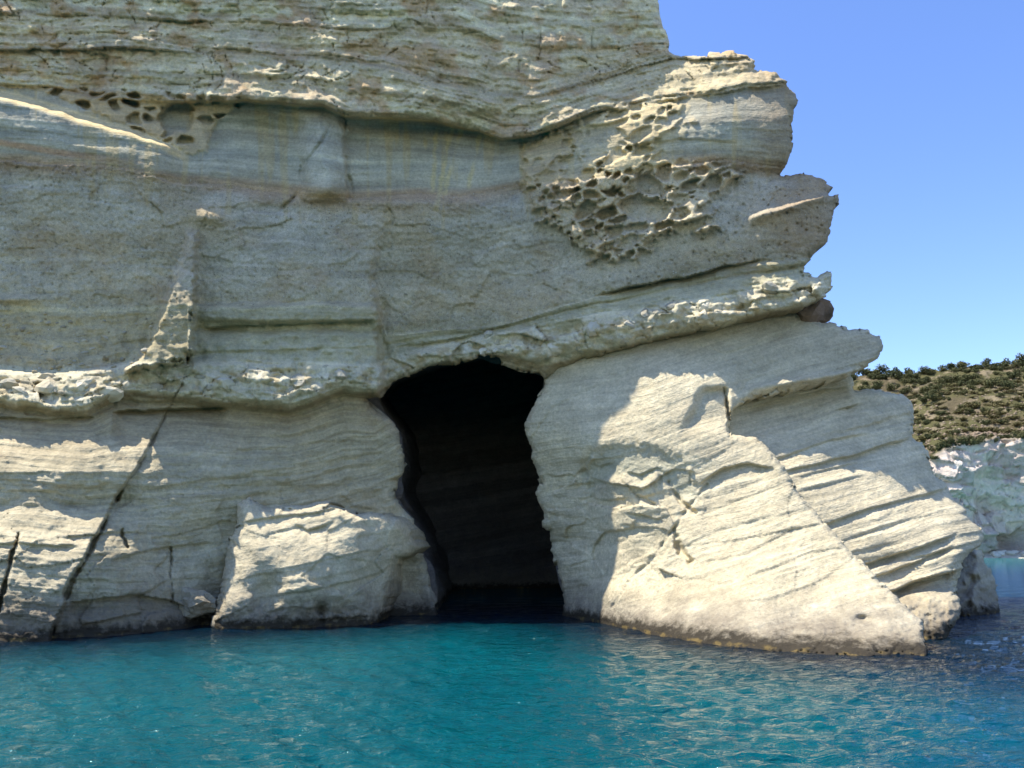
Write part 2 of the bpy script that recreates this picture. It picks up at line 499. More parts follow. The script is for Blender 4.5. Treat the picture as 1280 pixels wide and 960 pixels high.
CLIFF_CTRL = [
    (-420, 860, 22), (-420, 600, 25), (-420, 440, 27), (-420, 200, 28.3), (-420, -60, 28.8), (-420, -360, 31),
    (0, 798, sea_y(798)), (120, 796, sea_y(796)), (215, 790, sea_y(790) + .4), (0, 860, 22), (200, 860, 24.5), (300, 790, 28.2), (470, 790, 30), (545, 768, sea_y(770)), (550, 860, 31.5),
    (0, 700, 23.1), (120, 690, 24.0), (200, 700, 25.9), (230, 640, 26.4), (0, 640, 23.9), (110, 640, 24.9), (0, 560, 25.0), (110, 560, 25.6), (250, 560, 27.1), (400, 560, 28.8), (480, 560, 29.8), (380, 640, 28.6), (500, 660, 30.6), (520, 740, 31.8),
    (0, 510, 26.0), (200, 515, 27.3), (400, 515, 28.7), (460, 505, 29.3),
    (0, 440, 27.6), (150, 440, 28.1), (300, 440, 28.5), (440, 440, 28.8), (500, 440, 29.9), (600, 430, 29.8), (680, 440, 29.3),
    (0, 300, 27.7), (200, 300, 28.2), (400, 300, 28.4), (500, 320, 29.4), (600, 330, 29.4), (700, 340, 29.0), (800, 330, 28.5), (900, 300, 28.1), (1000, 270, 27.9), (1048, 245, 28.3),
    (0, 215, 27.9), (200, 225, 28.3), (350, 230, 28.3), (500, 235, 28.8), (600, 230, 28.9), (700, 230, 28.6), (800, 240, 28.6), (920, 230, 28.3),
    (0, 130, 28.2), (200, 135, 28.7), (350, 140, 28.5), (500, 155, 28.8), (600, 170, 29.0), (700, 170, 28.8), (800, 150, 28.5), (900, 150, 27.9), (980, 150, 27.8),
    (750, 420, 29.0), (850, 390, 28.3), (950, 370, 27.9), (1035, 350, 27.9),
    (0, 60, 28.3), (200, 70, 28.7), (400, 80, 28.5), (600, 110, 28.9), (720, 110, 29.2), (800, 95, 29.8), (880, 85, 29.2), (930, 75, 28.6),
    (0, 0, 28.2), (200, 0, 28.6), (400, 0, 28.4), (600, 20, 28.9), (750, 20, 29.6), (825, 20, 30.2), (400, -350, 31), (0, -350, 30.8), (780, -350, 32.5), (0, -120, 28.9), (400, -120, 29.1), (700, -120, 30.2)]
cliff_base = tps(CLIFF_CTRL)

def pal(s, table):
    xs = [t[0] for t in table]
    return np.stack([np.interp(s, xs, [t[1][k] for t in table]) for k in range(3)], -1)

CLIFF_PAL = [(0, (.53, .47, .34)), (.8, (.54, .49, .35)), (.97, (.55, .53, .40)), (1.0, (.38, .33, .24)), (1.12, (.52, .46, .33)), (1.5, (.54, .49, .35)), (1.8, (.46, .40, .29)), (1.97, (.38, .33, .25)),
    (2.05, (.42, .37, .28)), (2.3, (.52, .47, .34)), (2.6, (.46, .41, .30)), (2.85, (.53, .50, .37)), (2.99, (.42, .35, .23)),
    (3.01, (.27, .27, .25)), (3.12, (.29, .30, .31)), (3.3, (.33, .35, .37)), (3.42, (.30, .31, .32)), (3.55, (.40, .42, .42)), (3.62, (.31, .33, .34)), (3.75, (.41, .42, .41)), (3.88, (.30, .30, .29)), (3.97, (.34, .27, .21)), (4.03, (.34, .28, .23)),
    (4.12, (.38, .375, .35)), (4.5, (.39, .38, .34)), (4.9, (.38, .36, .30)), (5.0, (.34, .32, .25)), (5.08, (.47, .45, .34)), (5.5, (.46, .45, .35)), (5.95, (.48, .47, .37)),
    (6.0, (.58, .56, .46)), (6.9, (.58, .56, .45)), (7.0, (.38, .32, .22)), (7.15, (.42, .37, .28)), (7.5, (.49, .455, .36)), (8, (.51, .475, .38)), (8.4, (.54, .515, .43)), (9, (.50, .46, .38))]

def hz(x, y):   # corner of the honeycomb detail, in its own close-up coordinates
    return (680 + x * 0.2031, 120 + y * 0.2031)

NETS = [[hz(*p) for p in poly] for poly in (
    [(150, 285), (290, 150), (490, 70), (740, 50), (880, 60), (760, 120), (645, 120), (630, 205), (695, 270), (655, 330), (735, 350), (735, 405), (690, 420), (600, 405), (530, 470), (565, 590), (530, 630), (525, 700), (440, 800), (380, 795), (200, 880), (180, 850), (200, 770), (340, 740), (300, 690), (165, 640), (180, 535), (270, 465), (420, 425), (265, 445), (310, 335), (440, 255), (475, 185)],
    [(690, 420), (740, 405), (830, 440), (905, 487), (1000, 430), (1115, 428), (935, 510), (850, 545), (740, 600), (785, 660), (700, 620), (605, 632), (700, 490)],
    [(925, 525), (1010, 485), (1190, 480), (1185, 520), (1060, 545), (1000, 520), (955, 545)],
    [(805, 655), (890, 630), (975, 650), (895, 700)],
    [(590, 855), (720, 790), (715, 740), (800, 715), (845, 780), (900, 730), (960, 740), (1045, 802), (870, 825), (840, 795), (760, 805), (640, 860)],
    [(285, 945), (470, 838), (485, 858), (400, 935), (310, 965)],
    [(700, 270), (730, 200), (850, 215), (845, 250), (740, 270)])]
NET_WIDE = [(655, 178), (700, 160), (760, 138), (830, 128), (872, 146), (850, 180), (860, 205), (925, 208), (922, 232), (890, 250), (895, 282), (870, 292), (830, 287), (800, 322), (740, 328), (720, 300), (700, 286), (660, 266)]
NET_DARK = [(652, 192), (690, 165), (718, 152), (716, 200), (702, 215), (718, 235), (714, 262), (692, 277), (665, 264), (652, 230)]
NET_LEFT = [(40, 108), (300, 122), (300, 131), (272, 150), (263, 172), (258, 188), (240, 194), (215, 181), (150, 152), (100, 132)]
RECESS = [(480, 500), (476, 420), (470, 330), (474, 300), (490, 276), (520, 262), (560, 255), (640, 262), (780, 300), (780, 420), (640, 430)]
RIB = [(236, 286), (247, 290), (243, 380), (241, 440), (226, 452), (160, 462), (188, 428), (204, 388), (226, 325)]

def netmask(u, v, poly, soft=2.0, rag=3.0, seed=5, grow=0.0):
    x0 = min(p[0] for p in poly) - 12; x1 = max(p[0] for p in poly) + 12
    y0 = min(p[1] for p in poly) - 12; y1 = max(p[1] for p in poly) + 12
    r = np.zeros(u.shape)
    m = (u > x0) & (u < x1) & (v > y0) & (v < y1)
    uu, vv = u[m], v[m]
    sd = sdist(uu, vv, poly) + grow + rag * fbm(uu * 0.11, vv * 0.11, 3, seed)
    r[m] = sstep(-soft, soft, sd)
    return r

def cliff_fields(u, v):
    w = 3.0 * fbm(u * 0.012, v * 0.012, 3, 1)
    s = strata_s(u, v + w)
    sv = np.interp(s, np.arange(10), MEANV)
    y = cliff_base(u, np.clip(v, -360, 862))
    # large protrusions along the beds (towards the camera)
    up = np.interp(s, [0, 1, 1.04, 1.9, 2.05, 2.5, 2.9, 2.985, 3.03, 3.3, 3.85, 4.0, 4.12, 5.0, 5.06, 5.3, 5.45, 5.55, 5.97, 6.12, 6.85, 7.0, 7.05, 7.5, 8, 9],
                   [0.2, .24, .16, .26, .34, .46, .58, .50, -.30, -.32, .05, .12, 0, -.02, .28, .24, .05, .32, .40, .8, .8, .4, -.22, -.02, 0, 0])
    lefty = np.where(u < 260, sstep(90, 290, u), 1) ; righty = 1 - sstep(690, 800, u)
    f3 = np.where((s > 2.0) & (s < 4), np.where(s < 3, .05 + .95 * sstep(150, 290, u), lefty) * (0.25 + 0.75 * righty), 1)
    f6 = np.where((s > 5.0) & (s < 7.4), np.where(u < 478, 0.45 + 0.55 * sstep(120, 260, u) * (s < 5.97) + 0.55 * (s >= 5.97), 0.42 + 0.25 * sstep(700, 860, u)), 1)
    f6 = np.where((s > 5.0) & (s < 5.97) & (u < 235), 0.0, f6)
    y = y - up * f3 * f6
    # fine bedding
    bamp = np.interp(s, [0, .9, 1, 1.9, 2.0, 2.95, 3.05, 3.9, 4.1, 5, 5.1, 5.9, 6, 7, 7.1, 7.6, 9], [.065, .065, .065, .075, .09, .09, .02, .03, .012, .012, .06, .06, .10, .10, .05, .03, .03])
    y = y - bamp * beds(sv, u, 9.0, 3) - 0.55 * bamp * beds(sv, u, 4.0, 9, lens=0.008)
    top = sstep(3.1, 2.9, s)
    # blocky joints of the upper beds
    lay_ = np.floor(sv / 16.0 + .6 * perlin(u * .006, sv * .02, 24))
    blk = 1 - 2 * np.abs(perlin(u * 0.03 + .02 * sv * perlin(u * .01, sv * .02, 26), lay_ * 3.37 + .4, 21))
    y = y + top * 0.13 * sstep(.90, .99, blk) * sstep(-.1, .4, fbm(u * .012, sv * .02, 2, 25))
    tw = top * (.45 + .55 * sstep(-.2, .3, fbm(u * .008, sv * .02, 2, 27)))
    y = y - tw * (.08 * facets(u, sv, 60, 15, 950, .8, .04) + .03 * facets(u, sv, 24, 7, 951, .8, .05))
    y = y - top * (0.14 * fbm(u * 0.02, v * 0.03, 4, 30) + .03 * ridged(u * .07, sv * .09, 3, 31) + .025 * fbm(u * .16, sv * .22, 3, 32))
    # broad relief
    rough = np.interp(s, [0, 3, 3.02, 4, 4.1, 5, 6, 7, 7.1, 9], [.10, .10, .02, .03, .03, .06, .16, .16, .06, .07])
    y = y - rough * fbm(u * 0.05, v * 0.06, 5, 33) - 0.20 * fbm(u * 0.006, v * 0.008, 2, 35)
    y = y - np.where((s > 4) & (s < 5.05), 0.032, 0.012) * fbm(u * 0.22, v * 0.22, 2, 36)
    y = y + np.where((s > 4) & (s < 5.05), .05, .0) * pits(u, v, 9, .6, 2.2, 121, .5) - np.where((s > 4) & (s < 5.05), .05, .0) * facets(u, v, 60, 26, 957, .8, 0.02)
    # nodular ledge
    nod = np.where((s > 6) & (s < 7), np.sin(np.pi * np.clip(s - 6, 0, 1)), 0)
    y = y - np.sqrt(nod) * (.20 * facets(u, v, 62, 26, 955, 1.3, .02) + .06 * facets(u, v, 22, 12, 956, 1.2, .03) + .14 * fbm(u * .04, v * .06, 4, 958))
    # left block whose top catches the sun
    R = np.interp(u, [-420, 0, 50, 100, 160, 205, 232], [40, 113, 126, 142, 160, 176, 190]) + 2 * perlin(u * 0.06, u * 0, 44)
    d = v - R
    ease = sstep(238, 190, u)
    thick = np.interp(u, [-420, 0, 110, 230], [16, 14, 13, 5])
    y = y - ease * 1.05 * sstep(-1, 1, d / thick * 2 - 1) * np.interp(d, [0, 40, 95, 170], [1, 1, .55, 0])
    # pillars and fissures of the smooth wall
    bay = np.interp(u + 9 * fbm(u * .015, v * .025, 3, 48) - .12 * (v - 190), [255, 275, 310, 350, 372, 385, 405, 428, 437, 446, 490, 540, 590, 635, 660], [0, .25, .45, .38, .28, -.08, -.25, -.05, .28, .32, .50, .48, .42, .25, 0])
    y = y + 1.5 * bay * sstep(128, 165, v) * sstep(256, 232, v)
    y = y + groove(u, v, [(416, 148), (400, 180), (378, 208), (372, 240), (352, 262)], 2.2, .14, seed=1)
    y = y + groove(u, v, [(431, 140), (433, 200), (438, 246)], 2.0, .15, seed=2) + groove(u, v, [(437, 225), (438, 246)], 5, .25, seed=2)
    y = y - 0.30 * np.exp(-((u - 406) / 26) ** 2) * sstep(165, 235, v) * sstep(255, 240, v)
    y = y - 0.25 * np.exp(-((u - 322) / 50) ** 2) * sstep(150, 235, v) * sstep(262, 240, v)
    y = y + groove(u, v, [(655, 175), (652, 230), (655, 262)], 4, .12, seed=3)
    # corner of the left buttress and faults
    rec = netmask(u + 7 * fbm(u * .012, v * .022, 3, 47), v, RECESS, 7, 4, 53)
    y = y + .55 * rec * sstep(760, 560, u) * sstep(258, 370, v)
    cu_ = u + 7 * fbm(u * .012, v * .022, 3, 47) + 1.5 * fbm(u * .05, v * .08, 2, 46)
    y = y + .45 * sstep(471, 478, cu_) * np.exp(-np.maximum(cu_ - 478, 0) / 16) * (.10 * sstep(255, 320, v) + .9 * sstep(368, 386, v)) * sstep(505, 485, v)
    y = y + groove(u, v, [(238, 392), (240, 430), (232, 462), (222, 490), (206, 520), (186, 560), (175, 580)], 1.7, .28, seed=5)
    y = y + groove(u, v, [(175, 580), (158, 604), (143, 628), (130, 655), (106, 698), (84, 742), (64, 795)], 3.0, .6, seed=6)
    side = np.interp(v, [480, 560, 800], [0, .25, .55])
    ul = np.interp(v, [480, 520, 580, 628, 698, 795], [225, 206, 175, 143, 106, 64])
    y = y - side * sstep(3, -3, u - ul) * sstep(-80, 0, u - ul + 75)
    y = y + groove(u, v, [(22, 668), (14, 700), (3, 742), (-10, 800)], 2.6, .5, seed=7)
    y = y + groove(u, v, [(213, 684), (214, 720), (216, 752)], 2.2, .4, seed=8) + groove(u, v, [(152, 662), (156, 676), (160, 684)], 2.5, .4, seed=8)
    y = y + lip(u, v, [(138, 700), (180, 688), (214, 682), (270, 676)], .18, 14, seed=9)
    y = y + lip(u, v, [(86, 752), (130, 747), (175, 742), (216, 750), (262, 776)], .35, 40, 10, seed=10)
    y = y + lip(u, v, [(140, 513), (180, 512), (286, 508)], .8, 14, 10, seed=11) + lip(u, v, [(-200, 520), (0, 520), (60, 524), (130, 518)], .35, 10, 20, seed=15) + lip(u, v, [(60, 526), (98, 526)], .3, 5, 10, seed=12)
    y = y + lip(u, v, [(-300, 590), (0, 592), (75, 588)], .12, 12, seed=13) + lip(u, v, [(0, 612), (80, 612)], .1, 10, seed=14) + lip(u, v, [(-200, 676), (20, 678), (100, 682)], .25, 30, seed=14)
    for k, (x0, v0, x1, v1) in enumerate([(200, 545, 470, 505), (230, 570, 490, 540), (170, 612, 500, 560), (250, 600, 490, 578), (150, 640, 430, 600), (210, 655, 480, 610)]):
        y = y + lip(u, v, [(x0, v0), ((x0 + x1) / 2, (v0 + v1) / 2 + 2), (x1, v1)], .07, 9, 40, seed=20 + k)
    low = sstep(7.2, 7.6, s)
    y = y - low * (.08 * facets(u, v + .1 * u, 90, 34, 976, 1.0, .006) * sstep(560, 640, v) + .02 * facets(u, sv, 60, 9, 977, .8, .02))
    y = y + np.interp(v, [520, 545, 590, 632, 690, 720], [0, .2, -.34, .34, -.1, 0]) * sstep(230, 150, u)
    # long recess above the pale band, and the slot by the cave roof
    y = y + lip(u, v, [(735, 372), (790, 357), (850, 346), (909, 331), (962, 322)], .85, 13, 50, seed=31)
    y = y + lip(u, v, [(495, 432), (560, 424), (600, 415), (640, 404)], .35, 7, 25, seed=32)
    y = y + lip(u, v, [(250, 409), (330, 404), (400, 402), (470, 398)], .5, 9, 14, seed=33) - .20 * sstep(236, 290, u + 9 * fbm(u * .02, v * .06, 2, 45)) * sstep(478, 470, cu_) * sstep(377, 381, v + 2 * perlin(u * .05, u * 0, 49)) * sstep(404, 399, v) + lip(u, v, [(246, 440), (470, 432)], .16, 8, 8, seed=34)
    # sunlit ledge lips on the right-hand nose
    y = y - 0.30 * np.exp(-((v - np.interp(u, [930, 975, 1015, 1050], [275, 262, 250, 243])) / 7) ** 2) * sstep(930, 950, u)
    y = y + lip(u, v, [(930, 272), (975, 260), (1015, 247), (1050, 238)], -.35, 30, 20, seed=35)
    y = y + 0.5 * np.exp(-((u - 985) / 40) ** 2 - ((v - 218) / 14) ** 2)
    y = y + lip(u, v, [(760, 186), (850, 172), (920, 176)], .10, 22, seed=36)
    # step where the upper cliff meets the shelf on the right
    y = y + 0.0
    # sunlit rib below the pale boss
    y = y - (.55 * sstep(278, 300, v) + 1.0 * sstep(285, 455, v) ** .7) * netmask(u, v, RIB, 5, 3, 51)
    y = y - 0.5 * np.exp(-((u - 262) / 26) ** 2 - ((v - 268 - (u - 250) * .25) / 14) ** 2)
    y = y - 0.3 * np.exp(-((u - 20) / 30) ** 2 - ((v - 374) / 5) ** 2)
    # honeycomb weathering
    net = np.zeros(u.shape)
    for k, p in enumerate(NETS):
        net = np.maximum(net, netmask(u, v, p, 2.2, 5.0, 5 + k, 4.0))
    uw = u + 5 * fbm(u * .06, v * .06, 3, 72); vw = v + 5 * fbm(u * .06, v * .06, 3, 73)
    wide = netmask(u, v, NET_WIDE, 3, 9, 17)
    hol = np.maximum(hollows(u, v + .25 * u, 30, 17, 961, .30, .26), np.maximum(.8 * hollows(u, v + .25 * u, 13, 9, 962, .5, .30), hollows(u, v + .2 * u, 60, 34, 965, .65, .12)))
    na = np.maximum(net, .55 * wide)
    lean = .22 + .50 * sstep(130, 330, v)
    y = y - na * (lean * (1 - hol) + .04 * fbm(u * .12, v * .14, 3, 74) * (1 - hol)) + .12 * na * hol
    nd_ = netmask(u, v, NET_DARK, 3, 4, 15)
    hd = hollows(u, v, 20, 16, 963, .4, .4)
    y = y - nd_ * 0.22 * (1 - hd) + nd_ * 0.10 * hd
    nl = netmask(u, v, NET_LEFT, 2.5, 3, 16)
    hl = np.maximum(hollows(u, v, 22, 14, 964, .35, .35), sstep(22, 16, np.sqrt(((u - 222) / 1.15) ** 2 + (v - 147) ** 2) + 4 * fbm(u * .08, v * .08, 2, 71)))
    y = y + nl * (0.38 * hl - 0.10 * (1 - hl))
    # scattered pits in the nose
    y = y + 0.10 * sstep(700, 760, u) * sstep(4.0, 4.2, s) * (s < 5) * pits(u, v, 11.0, .8, 2.4, 109, .5)
    # colour
    sj = s + 0.05 * fbm(u * 0.01, v * 0.05, 3, 90)
    C = pal(sj, CLIFF_PAL)
    bv = beds(sv, u, 5.0, 60, lens=0.003)
    C = C * (1 + ((0.10 + .14 * top) * bv + 0.13 * fbm(u * 0.012, v * 0.03, 4, 91)) [..., None])
    mint = np.array([.54, .54, .43]); rust = np.array([.42, .30, .18]); ochre = np.array([.42, .35, .20]); pale = np.array([.62, .60, .50]); rosy = np.array([.47, .40, .32])
    def lay(Cc, m, col):
        return Cc + (np.asarray(col) - Cc) * m[..., None]
    bandsel = sstep(-.1, .35, fbm(u * 0.010, sv * 0.05, 3, 92))
    C = lay(C, top * bandsel * .3, mint)
    C = lay(C, top * sstep(.15, .55, fbm(u * 0.018, sv * 0.025, 4, 93)) * .8, rust)
    C = lay(C, top * sstep(.1, .5, fbm(u * 0.02, sv * 0.04, 4, 94)) * .5, rosy)
    # runs of stain down the smooth wall
    run = sstep(.25, .6, fbm(u * 0.07, v * 0.006, 3, 95)) * (s > 3) * (s < 4.25)
    C = lay(C, run * .40, ochre)
    for p in ([(548, 150), (540, 240)], [(565, 160), (545, 260)], [(575, 165), (556, 240)], [(600, 170), (585, 235)], [(128, 215), (132, 250)], [(530, 155), (532, 185)]):
        C = lay(C, groove(u, v, p, 3.0, .6, seed=77), (.46, .42, .27))
    C = lay(C, sstep(25, 5, np.abs(v - np.interp(u, [300, 450, 540, 600], [240, 252, 258, 250]))) * sstep(250, 330, u) * sstep(640, 540, u) * .25, rust)
    C = lay(C, .7 * sstep(6, 2, np.abs(v - np.interp(u, [0, 70, 200], [178, 190, 208]))) * sstep(220, 60, u), (.36, .22, .14))
    C = lay(C, na * (1 - .7 * hol) * .9, (.58, .51, .38)); C = lay(C, np.maximum(nd_ * (1 - hd), nl * (1 - hl)) * .8, (.42, .36, .27))
    C = lay(C, np.exp(-((u - 262) / 28) ** 2 - ((v - 268) / 16) ** 2) * .7, (.40, .34, .24))
    C = lay(C, ((s > 4) & (s < 5)) * sstep(.05, .5, fbm(u * .009, v * .014, 4, 98)) * .45, (.36, .30, .21))
    C = lay(C, ((s > 4) & (s < 5.9)) * (u < 235) * sstep(380, 400, v) * .5, (.40, .34, .22))
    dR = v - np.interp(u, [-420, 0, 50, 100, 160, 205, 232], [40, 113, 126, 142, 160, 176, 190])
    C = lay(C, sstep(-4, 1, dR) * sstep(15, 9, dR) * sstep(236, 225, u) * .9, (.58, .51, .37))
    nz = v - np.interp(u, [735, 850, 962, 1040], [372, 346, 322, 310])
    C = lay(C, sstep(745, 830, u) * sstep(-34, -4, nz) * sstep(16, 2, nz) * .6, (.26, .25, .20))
    # blotches on the pale nodular ledge
    C = lay(C, nod * sstep(.0, .5, fbm(u * 0.05, v * 0.05, 3, 96)) * .8, (.68, .67, .60)); C = lay(C, nod * sstep(.2, .55, fbm(u * 0.06, v * 0.06, 3, 97)) * .7, (.46, .38, .24))
    C = C * (1 + .24 * top + .24 * ((s > 3) & (s < 5.1)))[..., None]
    C = C * np.where(((s > 3) & (s < 4))[..., None], np.array([1.03, 1.0, .88]), 1.0)
    shelf = sstep(740, 790, u) * (v < np.interp(u, [740, 800, 870, 990], [150, 132, 112, 100]))
    C = lay(C, shelf * sstep(60, 72, v) * .7, (.60, .54, .40))
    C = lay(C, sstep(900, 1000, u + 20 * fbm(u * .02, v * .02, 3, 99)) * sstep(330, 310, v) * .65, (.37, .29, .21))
    nosed = sstep(760, 830, u) * sstep(-22, 0, v - np.interp(u, [735, 850, 962, 1040], [372, 346, 322, 310])) * sstep(22, 0, v - np.interp(u, [735, 850, 962, 1040], [372, 346, 322, 310]))
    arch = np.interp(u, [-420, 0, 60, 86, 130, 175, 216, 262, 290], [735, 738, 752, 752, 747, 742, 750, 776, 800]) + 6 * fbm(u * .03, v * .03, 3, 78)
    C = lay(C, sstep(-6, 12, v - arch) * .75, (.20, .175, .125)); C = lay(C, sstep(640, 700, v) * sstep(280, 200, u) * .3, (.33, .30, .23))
    spk = np.where((s > 3.95) & (s < 5.1), 1.0, .25)
    spk = np.where((s > 4.0) & (s < 6) & (u < 230) & (v > 380), 1, spk)
    srw = np.interp(s, [0, 3, 3.05, 4.0, 4.15, 5, 5.1, 6, 6.05, 6.95, 7.05, 9], [.8, .9, 1, 1, .15, .15, .6, .6, .1, .1, 1, .7])
    rst = np.interp(s, [0, 3, 3.05, 3.9, 4, 5, 6, 7, 8, 9], [1, 1, .2, .4, .35, .5, .5, .6, .2, .2])
    M = np.stack([spk, srw, rst], -1)
    return y, np.clip(C, .02, .85), M, sv * 0.027

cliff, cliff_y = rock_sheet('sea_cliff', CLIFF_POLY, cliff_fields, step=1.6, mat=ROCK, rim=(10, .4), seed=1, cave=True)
tag(cliff, kind='structure')

# ---------------------------------------------------------------- the spur right of the cave, with the beak above it
SPUR_POLY = [(706, 862), (706, 768), (701, 735), (692, 698), (686, 674), (688, 664), (680, 657), (677, 641), (671, 617), (676, 604), (665, 580), (662, 557), (654, 533), (662, 514), (672, 498), (681, 486), (682, 474),
    (690, 440), (760, 410), (900, 380), (985, 372), (1000, 392), (1030, 402), (1056, 409), (1085, 411), (1100, 420), (1106, 432), (1100, 447), (1086, 458), (1070, 466), (1052, 472), (1010, 484), (960, 494), (925, 506), (913, 520), (913, 545),
    (945, 547), (972, 572), (999, 614), (1024, 647), (1049, 671), (1069, 694), (1090, 715), (1113, 738), (1133, 756), (1154, 777), (1157, 800), (1160, 820), (1162, 862)]
W = lambda u, v, o=0: (u, v, sea_y(v) + o)
spur_base = tps([W(707, 770), (707, 862, 30.5), W(762, 782), W(815, 793), W(870, 803), W(940, 811), W(1000, 816), W(1080, 820), W(1158, 821), (760, 862, 27), (870, 862, 22.5), (1000, 862, 20.2), (1158, 862, 19.3),
    (690, 700, 30.9), (680, 640, 30.3), (668, 580, 30.1), (657, 535, 29.9), (682, 480, 29.7), (720, 450, 29.6),
    (730, 700, 29.2), (730, 640, 29.0), (715, 590, 29.2), (762, 720, 27.3), (772, 660, 27.2), (765, 600, 27.5), (735, 560, 28.0),
    (780, 500, 28.0), (820, 465, 27.8), (870, 482, 27.4), (905, 492, 27.2), (850, 425, 28.9), (760, 430, 29.5), (850, 530, 26.8), (900, 555, 26.3), (945, 550, 26.3), (972, 574, 25.7), (1024, 648, 24.4), (1069, 695, 23.3), (1113, 739, 22.1), (1154, 779, 20.9),
    (880, 620, 26.0), (940, 660, 24.9), (850, 680, 25.6), (950, 720, 23.4), (1030, 740, 22.6), (820, 740, 25.6), (900, 750, 23.4), (1000, 780, 21.7), (1090, 780, 21.0),
    (920, 440, 28.0), (1000, 425, 27.9), (1060, 418, 27.7), (1100, 425, 27.8), (1060, 465, 27.4), (990, 470, 27.6), (930, 490, 27.7), (1000, 385, 28.8), (900, 400, 28.9)])
HOLLOW = [(728, 595), (742, 570), (765, 556), (800, 556), (818, 562), (846, 572), (866, 598), (873, 622), (850, 625), (836, 606), (818, 590), (800, 602), (780, 592), (752, 606), (742, 622)]

def bedded(u, v, base, amp, lips, thick, seed, slope):
    xk, sk = slope
    drop = np.interp(u, xk, sk)
    sv = v + drop + 6 * fbm(u * 0.008, v * 0.008, 2, seed)
    y = base - amp * beds(sv, u, thick, seed, lens=.003) - amp * .5 * beds(sv, u, thick * .4, seed + 4, lens=.005)
    for k, (p, dp, fl) in enumerate(lips):
        y = y + lip(u, v, p, dp, fl, 22, 1.2, seed + k)
    return y, sv

PALE = np.array([.575, .54, .44])

def spur_fields(u, v):
    b = spur_base(u, v)
    lips = [([(868, 612), (880, 600), (905, 583), (938, 578), (972, 586)], .38, 26), ([(800, 652), (850, 640), (905, 632), (985, 600)], .12, 10), ([(830, 700), (880, 668), (940, 650), (1020, 632)], .10, 9),
            ([(870, 702), (905, 697), (935, 690), (990, 660), (1040, 650)], .16, 10), ([(850, 720), (878, 722), (900, 728), (935, 720), (1010, 690), (1070, 680)], .12, 10),
            ([(915, 752), (960, 748), (1020, 728), (1075, 690)], .10, 12), ([(868, 625), (900, 618), (965, 594)], .1, 8), ([(690, 608), (730, 604), (760, 600)], .22, 10), ([(675, 640), (740, 648)], .18, 10), ([(690, 668), (745, 672)], .2, 12),
            ([(778, 640), (800, 642), (832, 650)], .35, 9), ([(772, 655), (800, 656)], .25, 8), ([(775, 588), (800, 592), (822, 584), (835, 592)], .3, 9), ([(735, 578), (750, 582), (772, 576)], .3, 14),
            ([(800, 750), (830, 747), (860, 754)], .10, 8), ([(1110, 795), (1130, 790), (1156, 775)], .10, 6), ([(1100, 806), (1158, 790)], .08, 5),
            ([(900, 430), (990, 412)], .14, 10), ([(855, 424), (905, 440), (960, 424), (1010, 396)], .18, 10)]
    lips = [(p, dp * (.45 if dp < .2 else .75), fl) for p, dp, fl in lips]
    y, sv = bedded(u, v, b, .02, lips, 11, 200, ([650, 760, 880, 1160], [0, 14, 52, 135]))
    # broken, stepped rock by the cave side
    brk = sstep(722, 745, u) * sstep(880, 800, u) * sstep(555, 590, v) * sstep(760, 720, v)
    y = y - brk * (.19 * facets(u, v + .1 * u, 74, 36, 970, 1.5, .0) + .04 * facets(u, v + .1 * u, 34, 14, 971, 1.2, .0) + .02 * fbm(u * .06, v * .08, 3, 231))
    y = y + .16 * netmask(u, v, HOLLOW, 9, 5, 55)
    jam = sstep(745, 725, u) * sstep(560, 600, v)
    y = y - jam * (.20 * beds(v + .1 * u, u, 21, 233, edge=.5) + .07 * facets(u, v, 30, 16, 973, 1.2, .03))
    # step face at the end of the sunlit wedge
    st = sstep(868, 884, u + .45 * (v - 490)) * sstep(914, 906, u) * sstep(548, 520, v) * sstep(480, 492, v)
    y = y + .35 * st
    y = y + groove(u, v, [(904, 484), (910, 505), (912, 545)], 1.8, .4, seed=80)
    y = y + groove(u, v, [(884, 606), (858, 640), (836, 668), (816, 700), (790, 722), (765, 760)], 2.5, .12, seed=81) + groove(u, v, [(842, 662), (850, 690), (862, 702)], 5, .35, seed=82)
    y = y + groove(u, v, [(836, 604), (852, 628), (868, 640)], 3, .2, seed=83) + groove(u, v, [(775, 598), (800, 622), (818, 630)], 2, .15, seed=84)
    y = y - .22 * np.exp(-((v - np.interp(u, [930, 960, 1010, 1060], [488, 482, 474, 466])) / 5) ** 2) * sstep(925, 950, u)
    rock_n = fbm(u * .03, v * .035, 5, 236)
    low = sstep(700, 800, v)
    y = y - .03 * facets(u, v + .3 * u, 140, 60, 972, 1.2, 0)
    y = y - (.035 + .05 * low) * rock_n - .012 * fbm(u * .2, v * .2, 2, 237)
    y = y + .10 * sstep(805, 818, v) * pits(u, v, 9, 1, 3, 111, .7) + .25 * np.exp(-((u - 1078) / 9) ** 2 - ((v - 773) / 4) ** 2)
    C = PALE * (1 + .10 * beds(sv, u, 7, 240)[..., None] * .8 + .10 * fbm(u * .015, v * .02, 4, 241)[..., None])
    def lay(Cc, m, col): return Cc + (np.asarray(col) - Cc) * m[..., None]
    C = lay(C, netmask(u, v, HOLLOW, 6, 4, 55) * .7, (.42, .43, .37))
    C = lay(C, sstep(.1, .5, fbm(u * .012, v * .03, 4, 242)) * .3, (.48, .44, .36))
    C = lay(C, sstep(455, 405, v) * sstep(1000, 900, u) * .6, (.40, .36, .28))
    C = lay(C, sstep(860, 940, u) * sstep(500, 460, v) * .5, (.43, .41, .34))
    C = lay(C, sstep(740, 775, v + 14 * fbm(u * .02, v * .02, 3, 243)) * sstep(800, 785, v) * .5, (.66, .64, .58))
    M = np.stack([np.full(u.shape, .25), .75 * (1 - .6 * low) * (1 - brk), np.full(u.shape, .15)], -1)
    return y, np.clip(C, .02, .85), M, sv * .027

